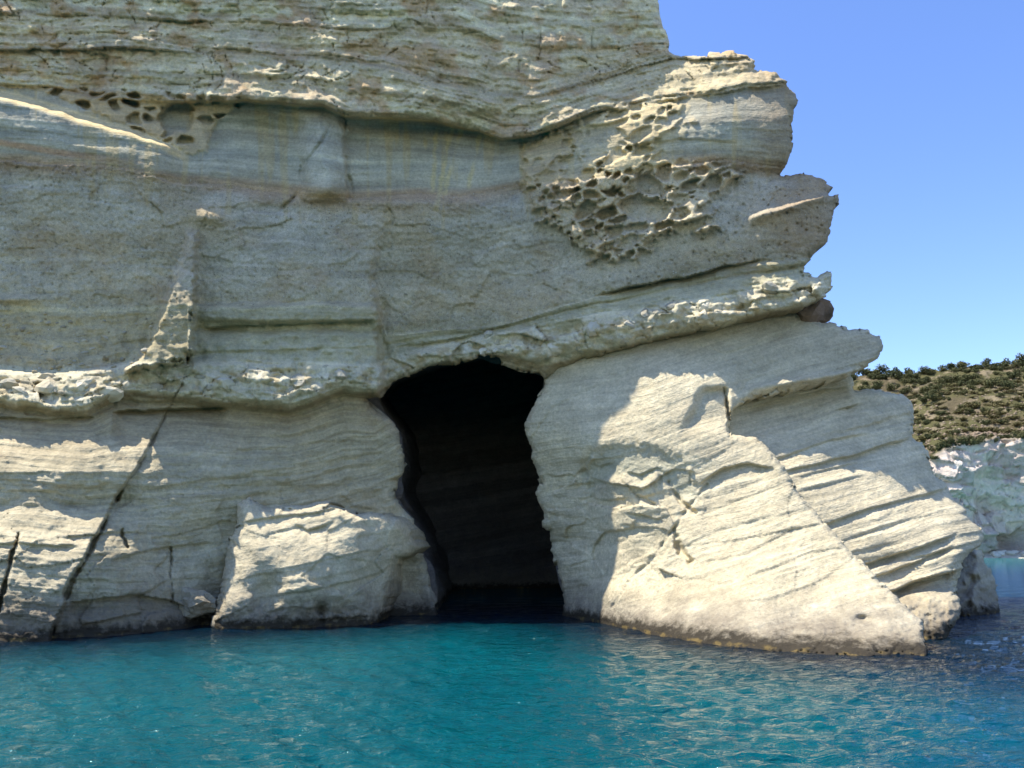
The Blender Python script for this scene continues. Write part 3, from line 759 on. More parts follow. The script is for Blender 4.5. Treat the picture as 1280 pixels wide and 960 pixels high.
spur, spur_y = rock_sheet('rock_spur', SPUR_POLY, spur_fields, step=1.5, mat=ROCK, rim=(8, .4), back=(.4, 1.2, 3, 7), seed=2, cave=True)
tag(spur, 'pale bedded rock spur with beaked ledge, sloping into the sea right beside the cave', 'rock')

# ---------------------------------------------------------------- the striped buttress behind the spur
BUTT_POLY = [(890, 560), (900, 470), (1000, 455), (1060, 462), (1068, 488), (1085, 487), (1103, 487), (1123, 493), (1138, 503), (1143, 514), (1140, 530), (1142, 545), (1160, 566), (1168, 590), (1186, 611), (1204, 635), (1222, 656), (1233, 671), (1226, 682), (1205, 698), (1199, 712),
    (1196, 738), (1203, 758), (1200, 772), (1188, 786), (1184, 798), (1184, 862), (1080, 862)]
butt_base = tps([(910, 550, 27.7), (920, 500, 28.5), (1000, 520, 28.1), (1060, 490, 28.4), (1140, 515, 28.3), (1000, 600, 26.6), (1080, 580, 27.2), (1140, 570, 27.7), (1170, 595, 27.6), (1230, 670, 26.3), (1100, 650, 25.8), (1070, 700, 25.5), (1150, 700, 25.0), (1200, 695, 25.1), (1198, 725, 25.3), (1130, 735, 25.2),
    W(1184, 797), W(1120, 799), (1184, 862, 22.8), (1080, 862, 23.0), (1195, 755, 24.4), (1160, 752, 24.3)])
def butt_fields(u, v):
    lips = [([(950, 580), (972, 572), (1041, 548), (1090, 540)], .18, 9), ([(970, 592), (1000, 583), (1060, 570), (1140, 545)], .30, 11), ([(985, 598), (1080, 575)], .14, 7), ([(990, 615), (1090, 590)], .12, 8),
            ([(1010, 658), (1033, 654), (1086, 635), (1190, 608)], .25, 13), ([(1040, 680), (1110, 655), (1200, 632)], .08, 10), ([(1060, 712), (1083, 704), (1152, 683), (1200, 664)], .38, 9), ([(1075, 722), (1096, 719), (1150, 700), (1196, 678)], .32, 8),
            ([(1100, 738), (1118, 737), (1155, 722), (1204, 710)], .75, 20), ([(1130, 700), (1190, 684), (1240, 672)], .2, 8), ([(1040, 512), (1062, 508), (1078, 502)], .5, 6), ([(915, 512), (960, 500), (1020, 488), (1070, 480)], .4, 12)]
    y, sv = bedded(u, v, butt_base(u, v), .05, lips, 16, 300, ([880, 1250], [0, 100]))
    foot = sstep(738, 750, v)
    y = y - .04 * fbm(u * .03, v * .04, 4, 310) - foot * .16 * fbm(u * .08, v * .08, 4, 311) - foot * .3 * sstep(735, 760, v)
    C = PALE * np.array([.97, .97, .98]) * (1 + .12 * beds(sv, u, 8, 320)[..., None] * .8 + .08 * fbm(u * .015, v * .02, 4, 321)[..., None])
    M = np.stack([np.full(u.shape, .25), np.full(u.shape, .8) * (1 - .7 * foot), np.full(u.shape, .1)], -1)
    return y, np.clip(C, .02, .85), M, sv * .027
butt, butt_y = rock_sheet('rock_buttress', BUTT_POLY, butt_fields, step=1.5, mat=ROCK, rim=(9, .5), back=(.5, 1.5, 3, 6), seed=3)
tag(butt, 'striped pale rock buttress with undercut foot, behind the sloping spur and under the beaked ledge', 'rock')

# ---------------------------------------------------------------- round rock left of the cave
HUMP_POLY = [(262, 862), (265, 782), (274, 745), (282, 700), (286, 672), (297, 652), (293, 628), (312, 620), (334, 634), (370, 632), (408, 628), (450, 640), (480, 640), (500, 648), (516, 664), (525, 684), (515, 694), (500, 700), (490, 735), (478, 770), (472, 790), (470, 862)]
hump_base = tps([W(268, 788), W(340, 786), W(420, 783), W(474, 780), (265, 862, 25.5), (470, 862, 27), (282, 700, 26.3), (300, 640, 26.7), (340, 640, 26.8), (410, 634, 27.0), (500, 655, 28.1), (520, 680, 29.0), (340, 690, 25.9), (400, 700, 26.0), (460, 690, 26.8), (490, 730, 28.2), (320, 740, 25.5), (400, 740, 25.7), (460, 740, 27.0)])
def hump_fields(u, v):
    lips = [([(296, 652), (340, 646), (395, 640), (440, 630)], .22, 9), ([(330, 668), (360, 660), (385, 656)], .12, 8), ([(365, 652), (385, 662), (420, 650)], .35, 8), ([(330, 745), (400, 735), (470, 718), (510, 690)], .10, 12), ([(340, 712), (400, 700), (450, 690), (500, 680)], .08, 12), ([(385, 775), (470, 768)], .2, 10)]
    y, sv = bedded(u, v, hump_base(u, v), .05, lips, 18, 400, ([260, 530], [0, 55]))
    y = y - .13 * fbm(u * .02, v * .022, 3, 410) - .03 * fbm(u * .07, v * .07, 4, 411) - .05 * facets(u, v + .2 * u, 80, 46, 975, 1.3, .015) - .06 * sstep(740, 770, v) * fbm(u * .12, v * .12, 3, 412)
    y = y + .5 * np.exp(-((u - 401) / 7) ** 2 - ((v - 763) / 6) ** 2) + .6 * np.exp(-((u - 335) / 18) ** 2 - ((v - 742) / 26) ** 2)
    y = y + groove(u, v, [(284, 690), (280, 720), (270, 770)], 4, .25, seed=90)
    C = np.array([.55, .515, .42]) * (1 + .12 * fbm(u * .015, v * .02, 4, 421)[..., None])
    M = np.stack([np.full(u.shape, .3), np.full(u.shape, .4), np.full(u.shape, .2)], -1)
    return y, np.clip(C, .02, .85), M, sv * .027
hump, hump_y = rock_sheet('rock_outcrop', HUMP_POLY, hump_fields, step=1.5, mat=ROCK, rim=(14, .8), back=(.5, 1.5, 3.5), seed=4)
tag(hump, 'rounded sunlit rock outcrop at the waterline left of the cave mouth', 'rock')

# ---------------------------------------------------------------- dark rock at the end of the point
STACK_POLY = [(1150, 862), (1165, 720), (1190, 700), (1212, 690), (1226, 689), (1236, 708), (1247, 732), (1243, 738), (1249, 752), (1250, 764), (1246, 775), (1244, 862)]
stack_base = tps([W(1249, 766, -.3), W(1205, 770, -.3), (1150, 800, 28), (1246, 862, 29.5), (1180, 862, 27), (1226, 690, 33.2), (1210, 720, 31.4), (1240, 730, 32.6), (1170, 720, 30)])
def stack_fields(u, v):
    y = stack_base(u, v) - .35 * fbm(u * .03, v * .03, 4, 500) - .15 * ridged(u * .07, v * .05, 3, 501)
    k = sstep(1226, 1206, u + .15 * (v - 700) + 6 * fbm(u * .05, v * .05, 2, 504))
    y = y + .7 * k
    C = np.array([.40, .385, .33]) * (1 + .25 * fbm(u * .04, v * .04, 4, 502)[..., None]) * (1 - .45 * k[..., None])
    M = np.stack([np.full(u.shape, .3), np.full(u.shape, .2), np.full(u.shape, .3)], -1)
    return y, np.clip(C, .02, .85), M, (v + .3 * u) * .027
stack, _ = rock_sheet('rock_stack', STACK_POLY, stack_fields, step=1.5, mat=ROCK, rim=(8, .5), back=(.5, 1.5, 3), seed=5)
tag(stack, 'dark grey rock stack in the water at the tip of the point', 'rock')

# ---------------------------------------------------------------- cave interior
def build_cave():
    ring = [(545, 830), (545, 766), (536, 720), (520, 665), (498, 620), (504, 590), (500, 545), (480, 515), (470, 497), (490, 476), (540, 456), (598, 444), (635, 456), (676, 470), (676, 495), (655, 533), (664, 570), (674, 610), (676, 640), (690, 690), (703, 740), (707, 770), (707, 830)]
    R = []
    for u, v in ring:
        x, y, z = pt(np.float64(u), np.float64(v), 31.0)
        R.append((float(x), float(z)))
    R = np.array(R)
    # resample
    n = 150
    seg = np.sqrt((np.diff(R, axis=0) ** 2).sum(1)); cum = np.concatenate([[0], np.cumsum(seg)])
    t = np.linspace(0, cum[-1], n)
    rx = np.interp(t, cum, R[:, 0]); rz = np.interp(t, cum, R[:, 1])
    cx, cz = -1.2, 2.0
    prof = [(32.6, 2.6, 0), (33.2, 1.08, 0)]
    for k in range(1, 46):
        q = k / 45
        prof.append((33.2 + 19 * q, 1.08 + .55 * min(1.0, q * 1.6), q))
    V = []
    for (y, sc_, q) in prof:
        x = cx + 1.0 * q + (rx - cx) * sc_; z = cz + (rz - cz) * (1 + (sc_ - 1) * .7)
        b = beds(z * 37 + (y - 30) * 4, y * 20 + x * 8, 22, 600)
        amp = .0 if sc_ > 2 else .22
        nn = amp * b + amp * .7 * fbm(x * .35 + y * .3, z * .5 + y * .2, 3, 601)
        dx, dz = rx - cx, rz - cz
        L = np.sqrt(dx * dx + dz * dz) + .01
        zz = z + nn * dz / L
        zz[0] = -4; zz[-1] = -4; zz[1] = -3; zz[-2] = -3
        V.append(np.stack([x + nn * dx / L, np.full(n, y) + .3 * nn, zz], 1))
    m = len(prof)
    # back wall
    last = V[-1]
    for k in range(1, 15):
        f = 1 - k / 14
        c = np.array([cx + 1.0, 0, -2.5])
        w = last.copy(); w[:, 0] = c[0] + (last[:, 0] - c[0]) * f; w[:, 2] = c[2] + (last[:, 2] - c[2]) * f
        w[:, 1] = last[:, 1].mean() + 1.2 * (1 - f * f) - .5 * beds(w[:, 2] * 37 - w[:, 0] * 6, w[:, 0] * 30, 24, 603) * (f > 0) - .25 * fbm(w[:, 0] * .3, w[:, 2] * .3, 3, 604)
        V.append(w)
    m = len(V)
    V = np.concatenate(V)
    q = []
    ii = np.arange(n - 1)
    for k in range(m - 1):
        q.append(np.stack([k * n + ii, k * n + ii + 1, (k + 1) * n + ii + 1, (k + 1) * n + ii], 1))
    q = np.concatenate(q)
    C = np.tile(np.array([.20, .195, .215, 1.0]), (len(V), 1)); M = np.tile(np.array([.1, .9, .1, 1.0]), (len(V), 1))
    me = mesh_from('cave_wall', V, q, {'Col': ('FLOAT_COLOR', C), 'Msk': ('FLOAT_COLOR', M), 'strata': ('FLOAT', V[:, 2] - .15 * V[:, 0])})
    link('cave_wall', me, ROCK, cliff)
    gx, gz = np.meshgrid(np.arange(-13, 13, .12), np.arange(-4, 22, .12))
    dip = gz * 37 - gx * 7
    gy = 49 + .32 * gx - .30 * beds(dip, gx * 25, 30, 603, edge=.3) - .12 * beds(dip, gx * 25, 11, 605, edge=.3) - .5 * fbm(gx * .12, gz * .10, 3, 604) - .05 * gz
    I = np.arange(gx.size).reshape(gx.shape)
    q = np.stack([I[:-1, :-1].ravel(), I[:-1, 1:].ravel(), I[1:, 1:].ravel(), I[1:, :-1].ravel()], 1)
    V = np.stack([gx.ravel(), gy.ravel(), gz.ravel()], 1)
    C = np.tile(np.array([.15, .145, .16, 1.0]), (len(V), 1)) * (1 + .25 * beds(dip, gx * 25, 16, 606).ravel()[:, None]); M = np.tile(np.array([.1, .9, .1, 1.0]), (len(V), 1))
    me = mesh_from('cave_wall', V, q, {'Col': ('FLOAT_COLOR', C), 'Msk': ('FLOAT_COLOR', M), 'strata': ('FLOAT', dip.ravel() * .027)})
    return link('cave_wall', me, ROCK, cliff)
build_cave()

# ---------------------------------------------------------------- loose and embedded stones
def stone_mesh(name, seed, sub=2, rough=.28, angular=.5, smooth=True):
    import bmesh
    bm = bmesh.new()
    bmesh.ops.create_icosphere(bm, subdivisions=sub, radius=1.0)
    r = random.Random(seed)
    planes = []
    for k in range(9):
        d = Vector((r.gauss(0, 1), r.gauss(0, 1), r.gauss(0, 1))).normalized()
        planes.append((d, r.uniform(.5, .95)))
    for v in bm.verts:
        n = v.co.normalized(); f = 1.0
        for d, h in planes:
            c = n.dot(d)
            if c > .05: f = min(f, h / c)
        f = angular * f + (1 - angular)
        a = float(perlin(n.x * 1.3 + seed, n.y * 1.3 + n.z * 1.7, seed)) + .5 * float(perlin(n.x * 3 + seed, n.y * 3 - n.z * 3.3, seed + 3))
        v.co = n * f * (1 + rough * a)
    me = bpy.data.meshes.new(name)
    for f in bm.faces: f.smooth = smooth
    bm.to_mesh(me); bm.free()
    return me

WHITE_STONE = simple_rock('pale_nodule', (.62, .56, .41), .4, 2.2, (.44, .36, .22))
CLAST = simple_rock('ochre_clast', (.48, .44, .33), .4, 4.0, (.42, .30, .12))
BROWN = simple_rock('brown_knob', (.22, .15, .10), .5, 3.0, (.12, .085, .06))
BOULDER = simple_rock('grey_boulder', (.42, .36, .25), .5, 2.0, (.27, .22, .14))
nod_meshes = [stone_mesh('nodule', 50 + k, 2, .16, 1.0, False) for k in range(12)]
for me in nod_meshes: me.materials.append(WHITE_STONE)
clast_meshes = [stone_mesh('clast', 80 + k, 1, .2) for k in range(6)]
for me in clast_meshes: me.materials.append(CLAST)

def put(name, me, u, v, y, r, parent=None, flat=1.0, rnd=random):
    o = bpy.data.objects.new(name, me)
    COL.objects.link(o)
    x, yy, z = pt(np.float64(u), np.float64(v), np.float64(y))
    o.location = (float(x), float(yy), float(z))
    o.rotation_euler = (rnd.uniform(-.4, .4), rnd.uniform(-.5, .5), rnd.uniform(0, 6.28))
    o.scale = (r * rnd.uniform(.9, 1.5), r * rnd.uniform(.7, 1.0), r * flat * rnd.uniform(.6, 1.0))
    if parent: o.parent = parent
    return o

L6 = lambda u: float(np.interp(u, *STR[6])); L7 = lambda u: float(np.interp(u, *STR[7]))
u = -60.0
while u < 472:
    for k in range(random.choice([0, 1, 1, 2])):
        uu = u + random.uniform(-7, 7)
        f = random.uniform(.08, .8)
        v = L6(uu) + f * (L7(uu) - L6(uu))
        r = random.choice([.16, .22, .30, .40, .50])
        put('nodule', random.choice(nod_meshes), uu, v, cliff_y(uu, v) + r * .68, r, cliff, .7)
    u += random.uniform(11, 22)
u = 600.0
while u < 1034:
    for k in range(random.choice([0, 1, 1, 2])):
        uu = u + random.uniform(-6, 6)
        f = random.uniform(.1, .85)
        v = L6(uu) + f * (L7(uu) - L6(uu))
        r = random.choice([.13, .18, .24, .30, .36])
        put('nodule', random.choice(nod_meshes), uu, v, cliff_y(uu, v) + r * .68, r, cliff, 1.0)
    u += random.uniform(9, 16)
for k in range(75):
    uu = random.uniform(-20, 215); v = random.uniform(392, 466)
    if uu > 185 and v > 400 and v > 430: continue
    r = random.choice([.05, .07, .09, .12, .16]) * (.7 + .5 * (v - 390) / 76)
    put('clast', random.choice(clast_meshes), uu, v, cliff_y(uu, v) + r * .3, r, cliff, .8)
for k in range(26):
    uu = random.uniform(490, 760); v = random.uniform(300, 400)
    r = random.choice([.04, .06, .08])
    put('clast', random.choice(clast_meshes), uu, v, cliff_y(uu, v) + r * .3, r, cliff, .7)

kn = put('stone_knob', stone_mesh('stone_knob', 301, 3, .25, 1.0, False), 1010, 390, 28.9, .58, cliff, .9)
kn.data.materials.append(BROWN); kn.rotation_euler = (0, 0, .4); kn.scale = (.85, .8, .62)

bo = put('boulder', stone_mesh('boulder', 311, 3, .22, 1.0, False), 243, 756, cliff_y(243, 756) - .15, .6, None, .8)
bo.data.materials.append(BOULDER); bo.rotation_euler = (0, .35, .3); bo.scale = (.78, .6, .48)
tag(bo, 'wedged grey boulder with broken top in a cleft left of the rounded outcrop', 'boulder')
bo = put('boulder', stone_mesh('boulder', 312, 3, .22, .6), 282, 782, 26.2, .35, None, .8)
bo.data.materials.append(BOULDER); bo.scale = (.5, .45, .3)
tag(bo, 'small low stone at the waterline at the foot of the rounded outcrop', 'boulder')

# ---------------------------------------------------------------- sea
def build_sea():
    vv = np.concatenate([np.array([3000.0, 2200, 1700, 1450]), np.arange(1300, 1000, -6.0), np.arange(1000, 690, -1.15), np.array([689.0, 687, 685, 683.5, 682.2, 681.3])])
    ys = []
    for v in vv:
        ys.append(sea_y(v))
    ys = np.array(ys); ys = np.concatenate([[-60, -20, -5], ys[ys > 0][np.argsort(ys[ys > 0])]])
    ys = np.unique(ys)
    us = np.concatenate([np.arange(-2600, -300, 60), np.arange(-300, 1580, 2.6), np.arange(1580, 3900, 60)])
    kx = (us - 640) / F
    yy = np.maximum(ys, 6.0)
    X = kx[None, :] * (yy[:, None] * 1.0 + 4) ; Y = np.repeat(ys[:, None], len(us), 1)
    dyv = np.gradient(ys)[:, None]
    Z = np.zeros_like(X)
    r = np.random.default_rng(5)
    gust = .7 + .6 * fbm(X * .08, Y * .05, 2, 700)
    for k in range(44):
        lam = .22 * (1.08 ** k) if k < 28 else .34 * 1.06 ** (k - 28)
        th = r.normal(-1.8, .75)
        kk = 2 * math.pi / lam
        amp = .0088 * lam ** .8 * (1.35 if lam < .8 else .85)
        damp = np.clip(lam / (3.2 * dyv) - .35, 0, 1) * np.clip(1.3 - Y / 120, 0, 1)
        ph = kk * (X * math.cos(th) + Y * math.sin(th)) + r.uniform(0, 6.28)
        q = np.sin(ph + .35 * np.sin(ph))
        Z += amp * q * damp
    Z = Z * gust
    Z[Y < 2] = 0
    Q = []
    n = len(us); m = len(ys)
    I = np.arange(n * m).reshape(m, n)
    Q = np.stack([I[:-1, :-1].ravel(), I[:-1, 1:].ravel(), I[1:, 1:].ravel(), I[1:, :-1].ravel()], 1)
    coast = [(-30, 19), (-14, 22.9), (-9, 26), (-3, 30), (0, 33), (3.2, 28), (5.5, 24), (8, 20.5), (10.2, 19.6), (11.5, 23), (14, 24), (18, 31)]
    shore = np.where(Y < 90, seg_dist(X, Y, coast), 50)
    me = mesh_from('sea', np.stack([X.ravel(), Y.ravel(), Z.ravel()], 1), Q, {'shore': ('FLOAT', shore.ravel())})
    mt, nt, bs = new_mat('sea_water')
    geo = nd(nt, 'ShaderNodeNewGeometry'); pos = geo.outputs['Position']
    sp = nd(nt, 'ShaderNodeSeparateXYZ'); nt.links.new(pos, sp.inputs[0])
    n1 = noise_n(nt, pos, .12, 3, .5); n2 = noise_n(nt, pos, .6, 4, .6)
    teal = (.0002, .078, .090, 1); deep = (.001, .030, .050, 1); blue = (.002, .042, .105, 1); jade = (.02, .13, .13, 1)
    c = mix_c(nt, ramp_n(nt, n1, .35, .7), teal, (.0002, .060, .076, 1))
    # deeper, bluer water off the point; pale shallows under the far beach
    bx = ramp_n(nt, math_n(nt, 'MULTIPLY_ADD', n1, 6.0, math_n(nt, 'MULTIPLY_ADD', sp.outputs[1], -.32, sp.outputs[0])), 3.0, 9.0)
    c = mix_c(nt, bx, c, blue)
    fy = ramp_n(nt, sp.outputs[1], 70, 125)
    c = mix_c(nt, fy, c, jade)
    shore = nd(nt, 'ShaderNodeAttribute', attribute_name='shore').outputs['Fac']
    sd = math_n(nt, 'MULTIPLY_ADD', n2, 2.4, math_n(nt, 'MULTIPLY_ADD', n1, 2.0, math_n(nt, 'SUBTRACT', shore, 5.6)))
    c = mix_c(nt, math_n(nt, 'SUBTRACT', 1.0, ramp_n(nt, sd, -1.5, 4.0)), c, (.001, .010, .020, 1))  # cliff's shadow and dark reflection painted into the water colour along its foot
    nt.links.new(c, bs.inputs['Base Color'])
    bs.inputs['Roughness'].default_value = .04
    bs.inputs['IOR'].default_value = 1.33
    bs.inputs['Specular IOR Level'].default_value = .27
    mp = nd(nt, 'ShaderNodeMapping'); mp.inputs['Scale'].default_value = (.55, 1.0, 1.0); nt.links.new(pos, mp.inputs['Vector'])
    h = math_n(nt, 'MULTIPLY_ADD', noise_n(nt, mp.outputs[0], 5.5, 4, .6, .6), .45, noise_n(nt, mp.outputs[0], 1.6, 4, .55, .5))
    h = math_n(nt, 'MULTIPLY_ADD', math_n(nt, 'MULTIPLY', noise_n(nt, mp.outputs[0], 20.0, 2, .5), ramp_n(nt, noise_n(nt, pos, .35, 2), .45, .65)), .10, h)
    bp = nd(nt, 'ShaderNodeBump'); bp.inputs['Strength'].default_value = 1.0; bp.inputs['Distance'].default_value = .29
    nt.links.new(h, bp.inputs['Height']); nt.links.new(bp.outputs[0], bs.inputs['Normal'])
    o = link('sea', me, mt)
    tag(o, kind='structure')
build_sea()

# ---------------------------------------------------------------- far headland
def build_headland():
    uu = np.concatenate([np.arange(960, 1400, 1.1), np.arange(1400, 2600, 8.0)])
    rows = 230
    k = (uu - 640) / F
    cl_v = np.interp(uu, [960, 1140, 1171, 1199, 1239, 1280, 1560], [640, 590, 568, 558, 551, 549, 556])
    rd_v = np.interp(uu, [960, 1085, 1130, 1180, 1230, 1280, 1400, 1560], [509, 471, 467, 462, 457, 454, 449, 456])
    t = np.linspace(0, 1, rows)[:, None]
    U = np.repeat(uu[None], rows, 0)
    # parameter: 0..0.08 beach, 0.08..0.5 cliff, 0.5..0.92 slope, 0.92..1 back side
    tt = [0, .06, .10, .46, .50, .92, 1]
    xc = k * 165
    ybase = 158 + 4 * perlin(xc * .06, xc * 0, 800) - .12 * (xc - 90)
    zc = []; yr = []
    for a, b in zip(uu, cl_v):
        dx, dy, dz = ray(a, b); zc.append(float(CAM_H + dz / dy * 164))
    zr = []
    for a, b in zip(uu, rd_v):
        dx, dy, dz = ray(a, b); zr.append(float(CAM_H + dz / dy * 236))
    zc = np.array(zc) ; zr = np.array(zr)
    Y = np.zeros((rows, len(uu))); Z = np.zeros_like(Y)
    for j in range(len(uu)):
        Y[:, j] = np.interp(t[:, 0], tt, [ybase[j] - 5, ybase[j] - 1, ybase[j], ybase[j] + 1.0, ybase[j] + 4, 236, 330])
        Z[:, j] = np.interp(t[:, 0], tt, [-.6, .5, 1.0, zc[j] - 1.2, zc[j], zr[j], zr[j] - 14])
    X = k[None] * (Y / math.cos(PITCH) ** 0) 
    clf = sstep(.07, .12, t) * sstep(.5, .46, t)
    slp = sstep(.445, .475, t)
    Y = Y - clf * (1.8 * ridged(X * .07, Z * .05, 3, 810) + 1.0 * facets(X, Z, 7, 4, 816, 1.3, .02) + .5 * facets(X, Z, 3, 1.6, 817, 1.2, .03) + .5 * beds(Z * 9, X * 6, 14, 818))
    Y = Y + clf * 4.0 * np.exp(-((U - 1272) / 26) ** 2 - ((Z - 4) / 4.5) ** 2)
    Z = Z + sstep(.38, .45, t) * sstep(.52, .46, t) * 1.0 * ridged(X * .16, Y * .05, 3, 815)
    Z = Z + slp * (1.3 * fbm(X * .06, Y * .06, 4, 812) + .35 * fbm(X * .5, Y * .4, 3, 813)) * sstep(1.0, .9, t) + sstep(.44, .5, t) * .8 * fbm(X * .25, Y * .1, 3, 814) * (1 - slp)
    I = np.arange(Y.size).reshape(Y.shape)
    Q = np.stack([I[:-1, :-1].ravel(), I[:-1, 1:].ravel(), I[1:, 1:].ravel(), I[1:, :-1].ravel()], 1)
    cliffcol = np.array([.66, .54, .43]); white = np.array([.80, .70, .55]); soil = np.array([.115, .092, .05]); dry = np.array([.095, .088, .035]); sand = np.array([.60, .54, .42])
    C = np.zeros(Y.shape + (3,)) + cliffcol
    def lay(Cc, m, col): return Cc + (np.asarray(col) - Cc) * np.broadcast_to(m, Y.shape)[..., None]
    C = lay(C, clf * sstep(.0, .4, fbm(X * .12, Z * .12, 4, 820)) * .9, white)
    C = lay(C, clf * sstep(.2, .6, fbm(X * .15, Z * .12, 4, 821)) * .3, (.40, .36, .29))
    C = lay(C, clf * sstep(5.5, 2, Z) * .5, (.26, .22, .18))
    C = lay(C, slp + 0 * Y, soil)
    C = lay(C, slp * sstep(-.1, .35, fbm(X * .05, Y * .05, 4, 822) + .3) * .9, dry)
    C = lay(C, slp * sstep(.25, .5, fbm(X * .25, Y * .2, 4, 823)) * .7, (.26, .205, .13))
    C = lay(C, sstep(.09, .06, t) + 0 * Y, sand)
    Cf = np.concatenate([C.reshape(-1, 3), np.ones((Y.size, 1))], 1)
    M = np.tile(np.array([.0, .15, .05, 1.0]), (Y.size, 1))
    me = mesh_from('headland', np.stack([X.ravel(), Y.ravel(), Z.ravel()], 1), Q, {'Col': ('FLOAT_COLOR', Cf), 'Msk': ('FLOAT_COLOR', M), 'strata': ('FLOAT', Z.ravel())})
    m, nt, bs = new_mat('headland_ground')
    col = nd(nt, 'ShaderNodeAttribute', attribute_name='Col').outputs['Color']
    pos = nd(nt, 'ShaderNodeNewGeometry').outputs['Position']
    c = mix_c(nt, .9, col, math_n(nt, 'MULTIPLY_ADD', noise_n(nt, pos, .9, 6, .7), 1.0, .5), 'MULTIPLY')
    nt.links.new(c, bs.inputs['Base Color']); bs.inputs['Roughness'].default_value = .95; bs.inputs['Specular IOR Level'].default_value = .1
    bp = nd(nt, 'ShaderNodeBump'); bp.inputs['Strength'].default_value = .8; bp.inputs['Distance'].default_value = .8
    nt.links.new(noise_n(nt, pos, .8, 6, .65), bp.inputs['Height']); nt.links.new(bp.outputs[0], bs.inputs['Normal'])
    o = link('headland', me, m); tag(o, kind='structure')
    return uu, t[:, 0], X, Y, Z
HU, HT, HX, HY, HZ = build_headland()

# ---------------------------------------------------------------- shrubs and stones on the headland
def leaf_mat(name, a, b):
    m, nt, bs = new_mat(name)
    oi = nd(nt, 'ShaderNodeObjectInfo'); pos = nd(nt, 'ShaderNodeNewGeometry').outputs['Position']
    c = mix_c(nt, oi.outputs['Random'], (*a, 1), (*b, 1))
    c = mix_c(nt, .8, c, math_n(nt, 'MULTIPLY_ADD', noise_n(nt, pos, 2.5, 3), 1.1, .45), 'MULTIPLY')
    nt.links.new(c, bs.inputs['Base Color']); bs.inputs['Roughness'].default_value = .8; bs.inputs['Specular IOR Level'].default_value = .1
    return m
LEAF = leaf_mat('juniper_leaf', (.060, .068, .028), (.115, .110, .045))
LEAF2 = leaf_mat('scrub_leaf', (.105, .095, .035), (.16, .135, .06))
BARK = simple_rock('bark', (.12, .09, .06), .4, 6.0)

def bush_meshes(seed, n, flat):
    r = np.random.default_rng(seed)
    lob = r.normal(0, .42, (7, 3)); lob[:, 2] = np.abs(lob[:, 2]) * .7 + .25
    V = []; Q = []
    for k in range(n):
        c = lob[r.integers(7)]
        d = r.normal(0, 1, 3); d /= np.linalg.norm(d)
        p = c + d * r.uniform(.25, .52) * np.array([1, 1, flat])
        p[2] = max(p[2], .02)
        a = r.normal(0, 1, 3); a /= np.linalg.norm(a); b = np.cross(a, d + .3 * r.normal(0, 1, 3)); b /= (np.linalg.norm(b) + 1e-6)
        s = r.uniform(.08, .16)
        i = len(V)
        V += [p - a * s, p + b * s * .6, p + a * s, p - b * s * .6]
        Q.append((i, i + 1, i + 2, i + 3))
    V = np.array(V) * np.array([.85, .85, flat])
    return mesh_from('crown', V, Q, smooth=False)

def trunk_mesh(seed):
    r = np.random.default_rng(seed)
    V = []; Q = []
    for br in range(4):
        a = r.uniform(0, 6.28); lean = r.uniform(.2, .6)
        i = len(V)
        for lv in range(3):
            for q in range(5):
                rad = .05 * (1 - lv * .3)
                V.append((math.cos(a) * lean * lv * .4 + rad * math.cos(q * 1.2566), math.sin(a) * lean * lv * .4 + rad * math.sin(q * 1.2566), -.15 + lv * .33))
        for lv in range(2):
            for q in range(5):
                Q.append((i + lv * 5 + q, i + lv * 5 + (q + 1) % 5, i + lv * 5 + 5 + (q + 1) % 5, i + lv * 5 + 5 + q))
    return mesh_from('trunk', np.array(V), Q)

dark_crowns = [bush_meshes(900 + k, 520, .95) for k in range(6)]
low_crowns = [bush_meshes(920 + k, 420, .6) for k in range(4)]
trunks = [trunk_mesh(940 + k) for k in range(3)]
for me in dark_crowns: me.materials.append(LEAF)
for me in low_crowns: me.materials.append(LEAF2)
for me in trunks: me.materials.append(BARK)

def ground_at(u, t):
    j = int(np.clip(np.searchsorted(HU, u), 0, len(HU) - 1)); i = int(np.clip(np.searchsorted(HT, t), 0, len(HT) - 1))
    return float(HX[i, j]), float(HY[i, j]), float(HZ[i, j])

def shrub(u, t, size, kind, label, group):
    x, y, z = ground_at(u, t)
    root = bpy.data.objects.new('shrub', None); COL.objects.link(root)
    root.location = (x, y, z - .05); root.rotation_euler = (0, 0, random.uniform(0, 6.28))
    root.scale = (size * random.uniform(.9, 1.3), size * random.uniform(.9, 1.2), size * random.uniform(.8, 1.1))
    size_word = 'large broad' if size > (2.0 if kind else 1.6) else ('small' if size < (1.5 if kind else 1.2) else 'middling')
    tag(root, size_word + ' ' + label, 'shrub', size_word + ' ' + group)
    link('crown', random.choice(dark_crowns if kind else low_crowns), None, root)
    link('trunk', random.choice(trunks), None, root)

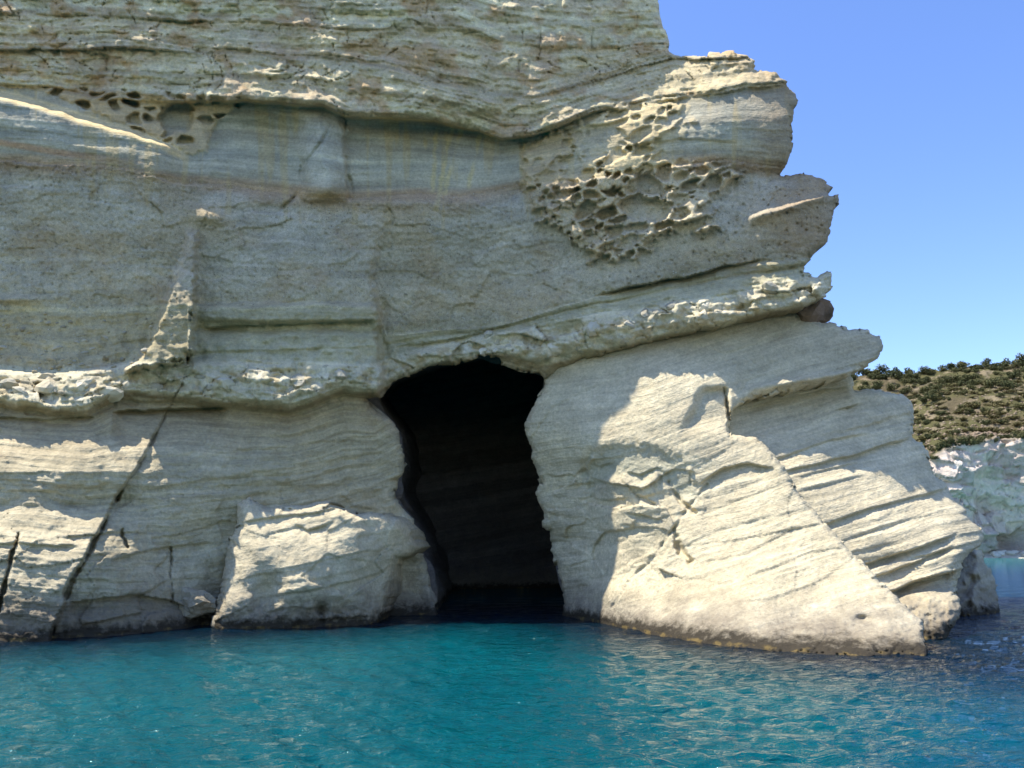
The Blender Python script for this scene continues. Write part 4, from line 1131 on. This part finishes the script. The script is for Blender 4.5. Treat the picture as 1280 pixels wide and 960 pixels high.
R1 = random.Random(3)
placed = []
def free(u, t, d):
    for a, b in placed:
        if abs(a - u) < d and abs(b - t) * 260 < d * .8: return False
    placed.append((u, t)); return True
n = 0; tries = 0
while n < 46 and tries < 900:
    tries += 1
    u = R1.uniform(1070, 1345); t = R1.uniform(.88, .925)
    if free(u, t, 6): shrub(u, t, R1.uniform(1.3, 2.6), 1, 'dark green rounded shrub on the skyline of the headland', 'shrubs along the headland skyline'); n += 1
n = 0; tries = 0
while n < 85 and tries < 1500:
    tries += 1
    u = R1.uniform(1080, 1345); t = .70 + .19 * R1.random() ** .6
    if free(u, t, 8): shrub(u, t, R1.uniform(1.0, 2.3), 1, 'dark green shrub on the slope just below the headland skyline', 'shrubs on the upper slope'); n += 1
n = 0; tries = 0
while n < 26 and tries < 900:
    tries += 1
    u = R1.uniform(1140, 1345); t = R1.uniform(.53, .70)
    if free(u, t, 11): shrub(u, t, R1.uniform(.8, 1.6), 1, 'lone dark shrub among low scrub on the lower headland slope', 'shrubs on the lower slope'); n += 1
n = 0; tries = 0
while n < 150 and tries < 1500:
    tries += 1
    u = R1.uniform(1140, 1345); t = R1.uniform(.52, .80)
    if free(u, t, 5): shrub(u, t, R1.uniform(.8, 2.0), 0, 'low yellow green scrub bush on the headland slope', 'scrub bushes on the slope'); n += 1

n = 0; tries = 0
while n < 40 and tries < 900:
    tries += 1
    u = R1.uniform(1150, 1345); t = R1.uniform(.445, .50)
    if free(u, t, 5): shrub(u, t, R1.uniform(.7, 1.7), 1, 'dark bush on the brink of the far pale sea cliff', 'bushes along the far cliff edge'); n += 1

SCREE = simple_rock('brown_scree', (.20, .145, .095), .5, .8, (.30, .24, .16), .2)
def scree():
    r = np.random.default_rng(77)
    base = []
    me0 = stone_mesh('scree_stone', 401, 1, .3)
    bv = np.array([v.co[:] for v in me0.vertices]); bf = np.array([p.vertices[:] for p in me0.polygons])
    V = []; Q = []
    for k in range(900):
        u = r.uniform(1120, 1345); t = .50 + .3 * r.random() ** 1.6
        x, y, z = ground_at(u, t)
        s = r.uniform(.12, .42) * (1.6 if t < .56 else 1)
        a = r.uniform(0, 6.28); c, q = math.cos(a), math.sin(a)
        w = bv * np.array([1.3, 1, .7]) * s
        w = np.stack([w[:, 0] * c - w[:, 1] * q + x, w[:, 0] * q + w[:, 1] * c + y, w[:, 2] + z], 1)
        Q.append(bf + len(V) * len(bv)); V.append(w)
    bpy.data.meshes.remove(me0)
    me = mesh_from('scree', np.concatenate(V), np.concatenate(Q), smooth=False)
    o = link('scree', me, SCREE); tag(o, 'loose brown stones scattered over the headland slope', 'stones', kind='stuff')
scree()
beach_m = [stone_mesh('boulder', 420 + k, 2, .25) for k in range(3)]
BEACH = simple_rock('beach_boulder', (.62, .57, .47), .3, 1.0)
for me in beach_m: me.materials.append(BEACH)
for k in range(12):
    u = R1.uniform(1225, 1300); t = R1.uniform(.045, .085)
    x, y, z = ground_at(u, t)
    o = link('boulder', beach_m[k % 3]); o.location = (x, y, z + .1); o.rotation_euler = (0, 0, R1.uniform(0, 6)); s = R1.uniform(.35, .95); o.scale = (s * 1.4, s, s * .75)
    tag(o, 'pale boulder on the far beach below the headland cliff', 'boulder', 'boulders on the far beach')
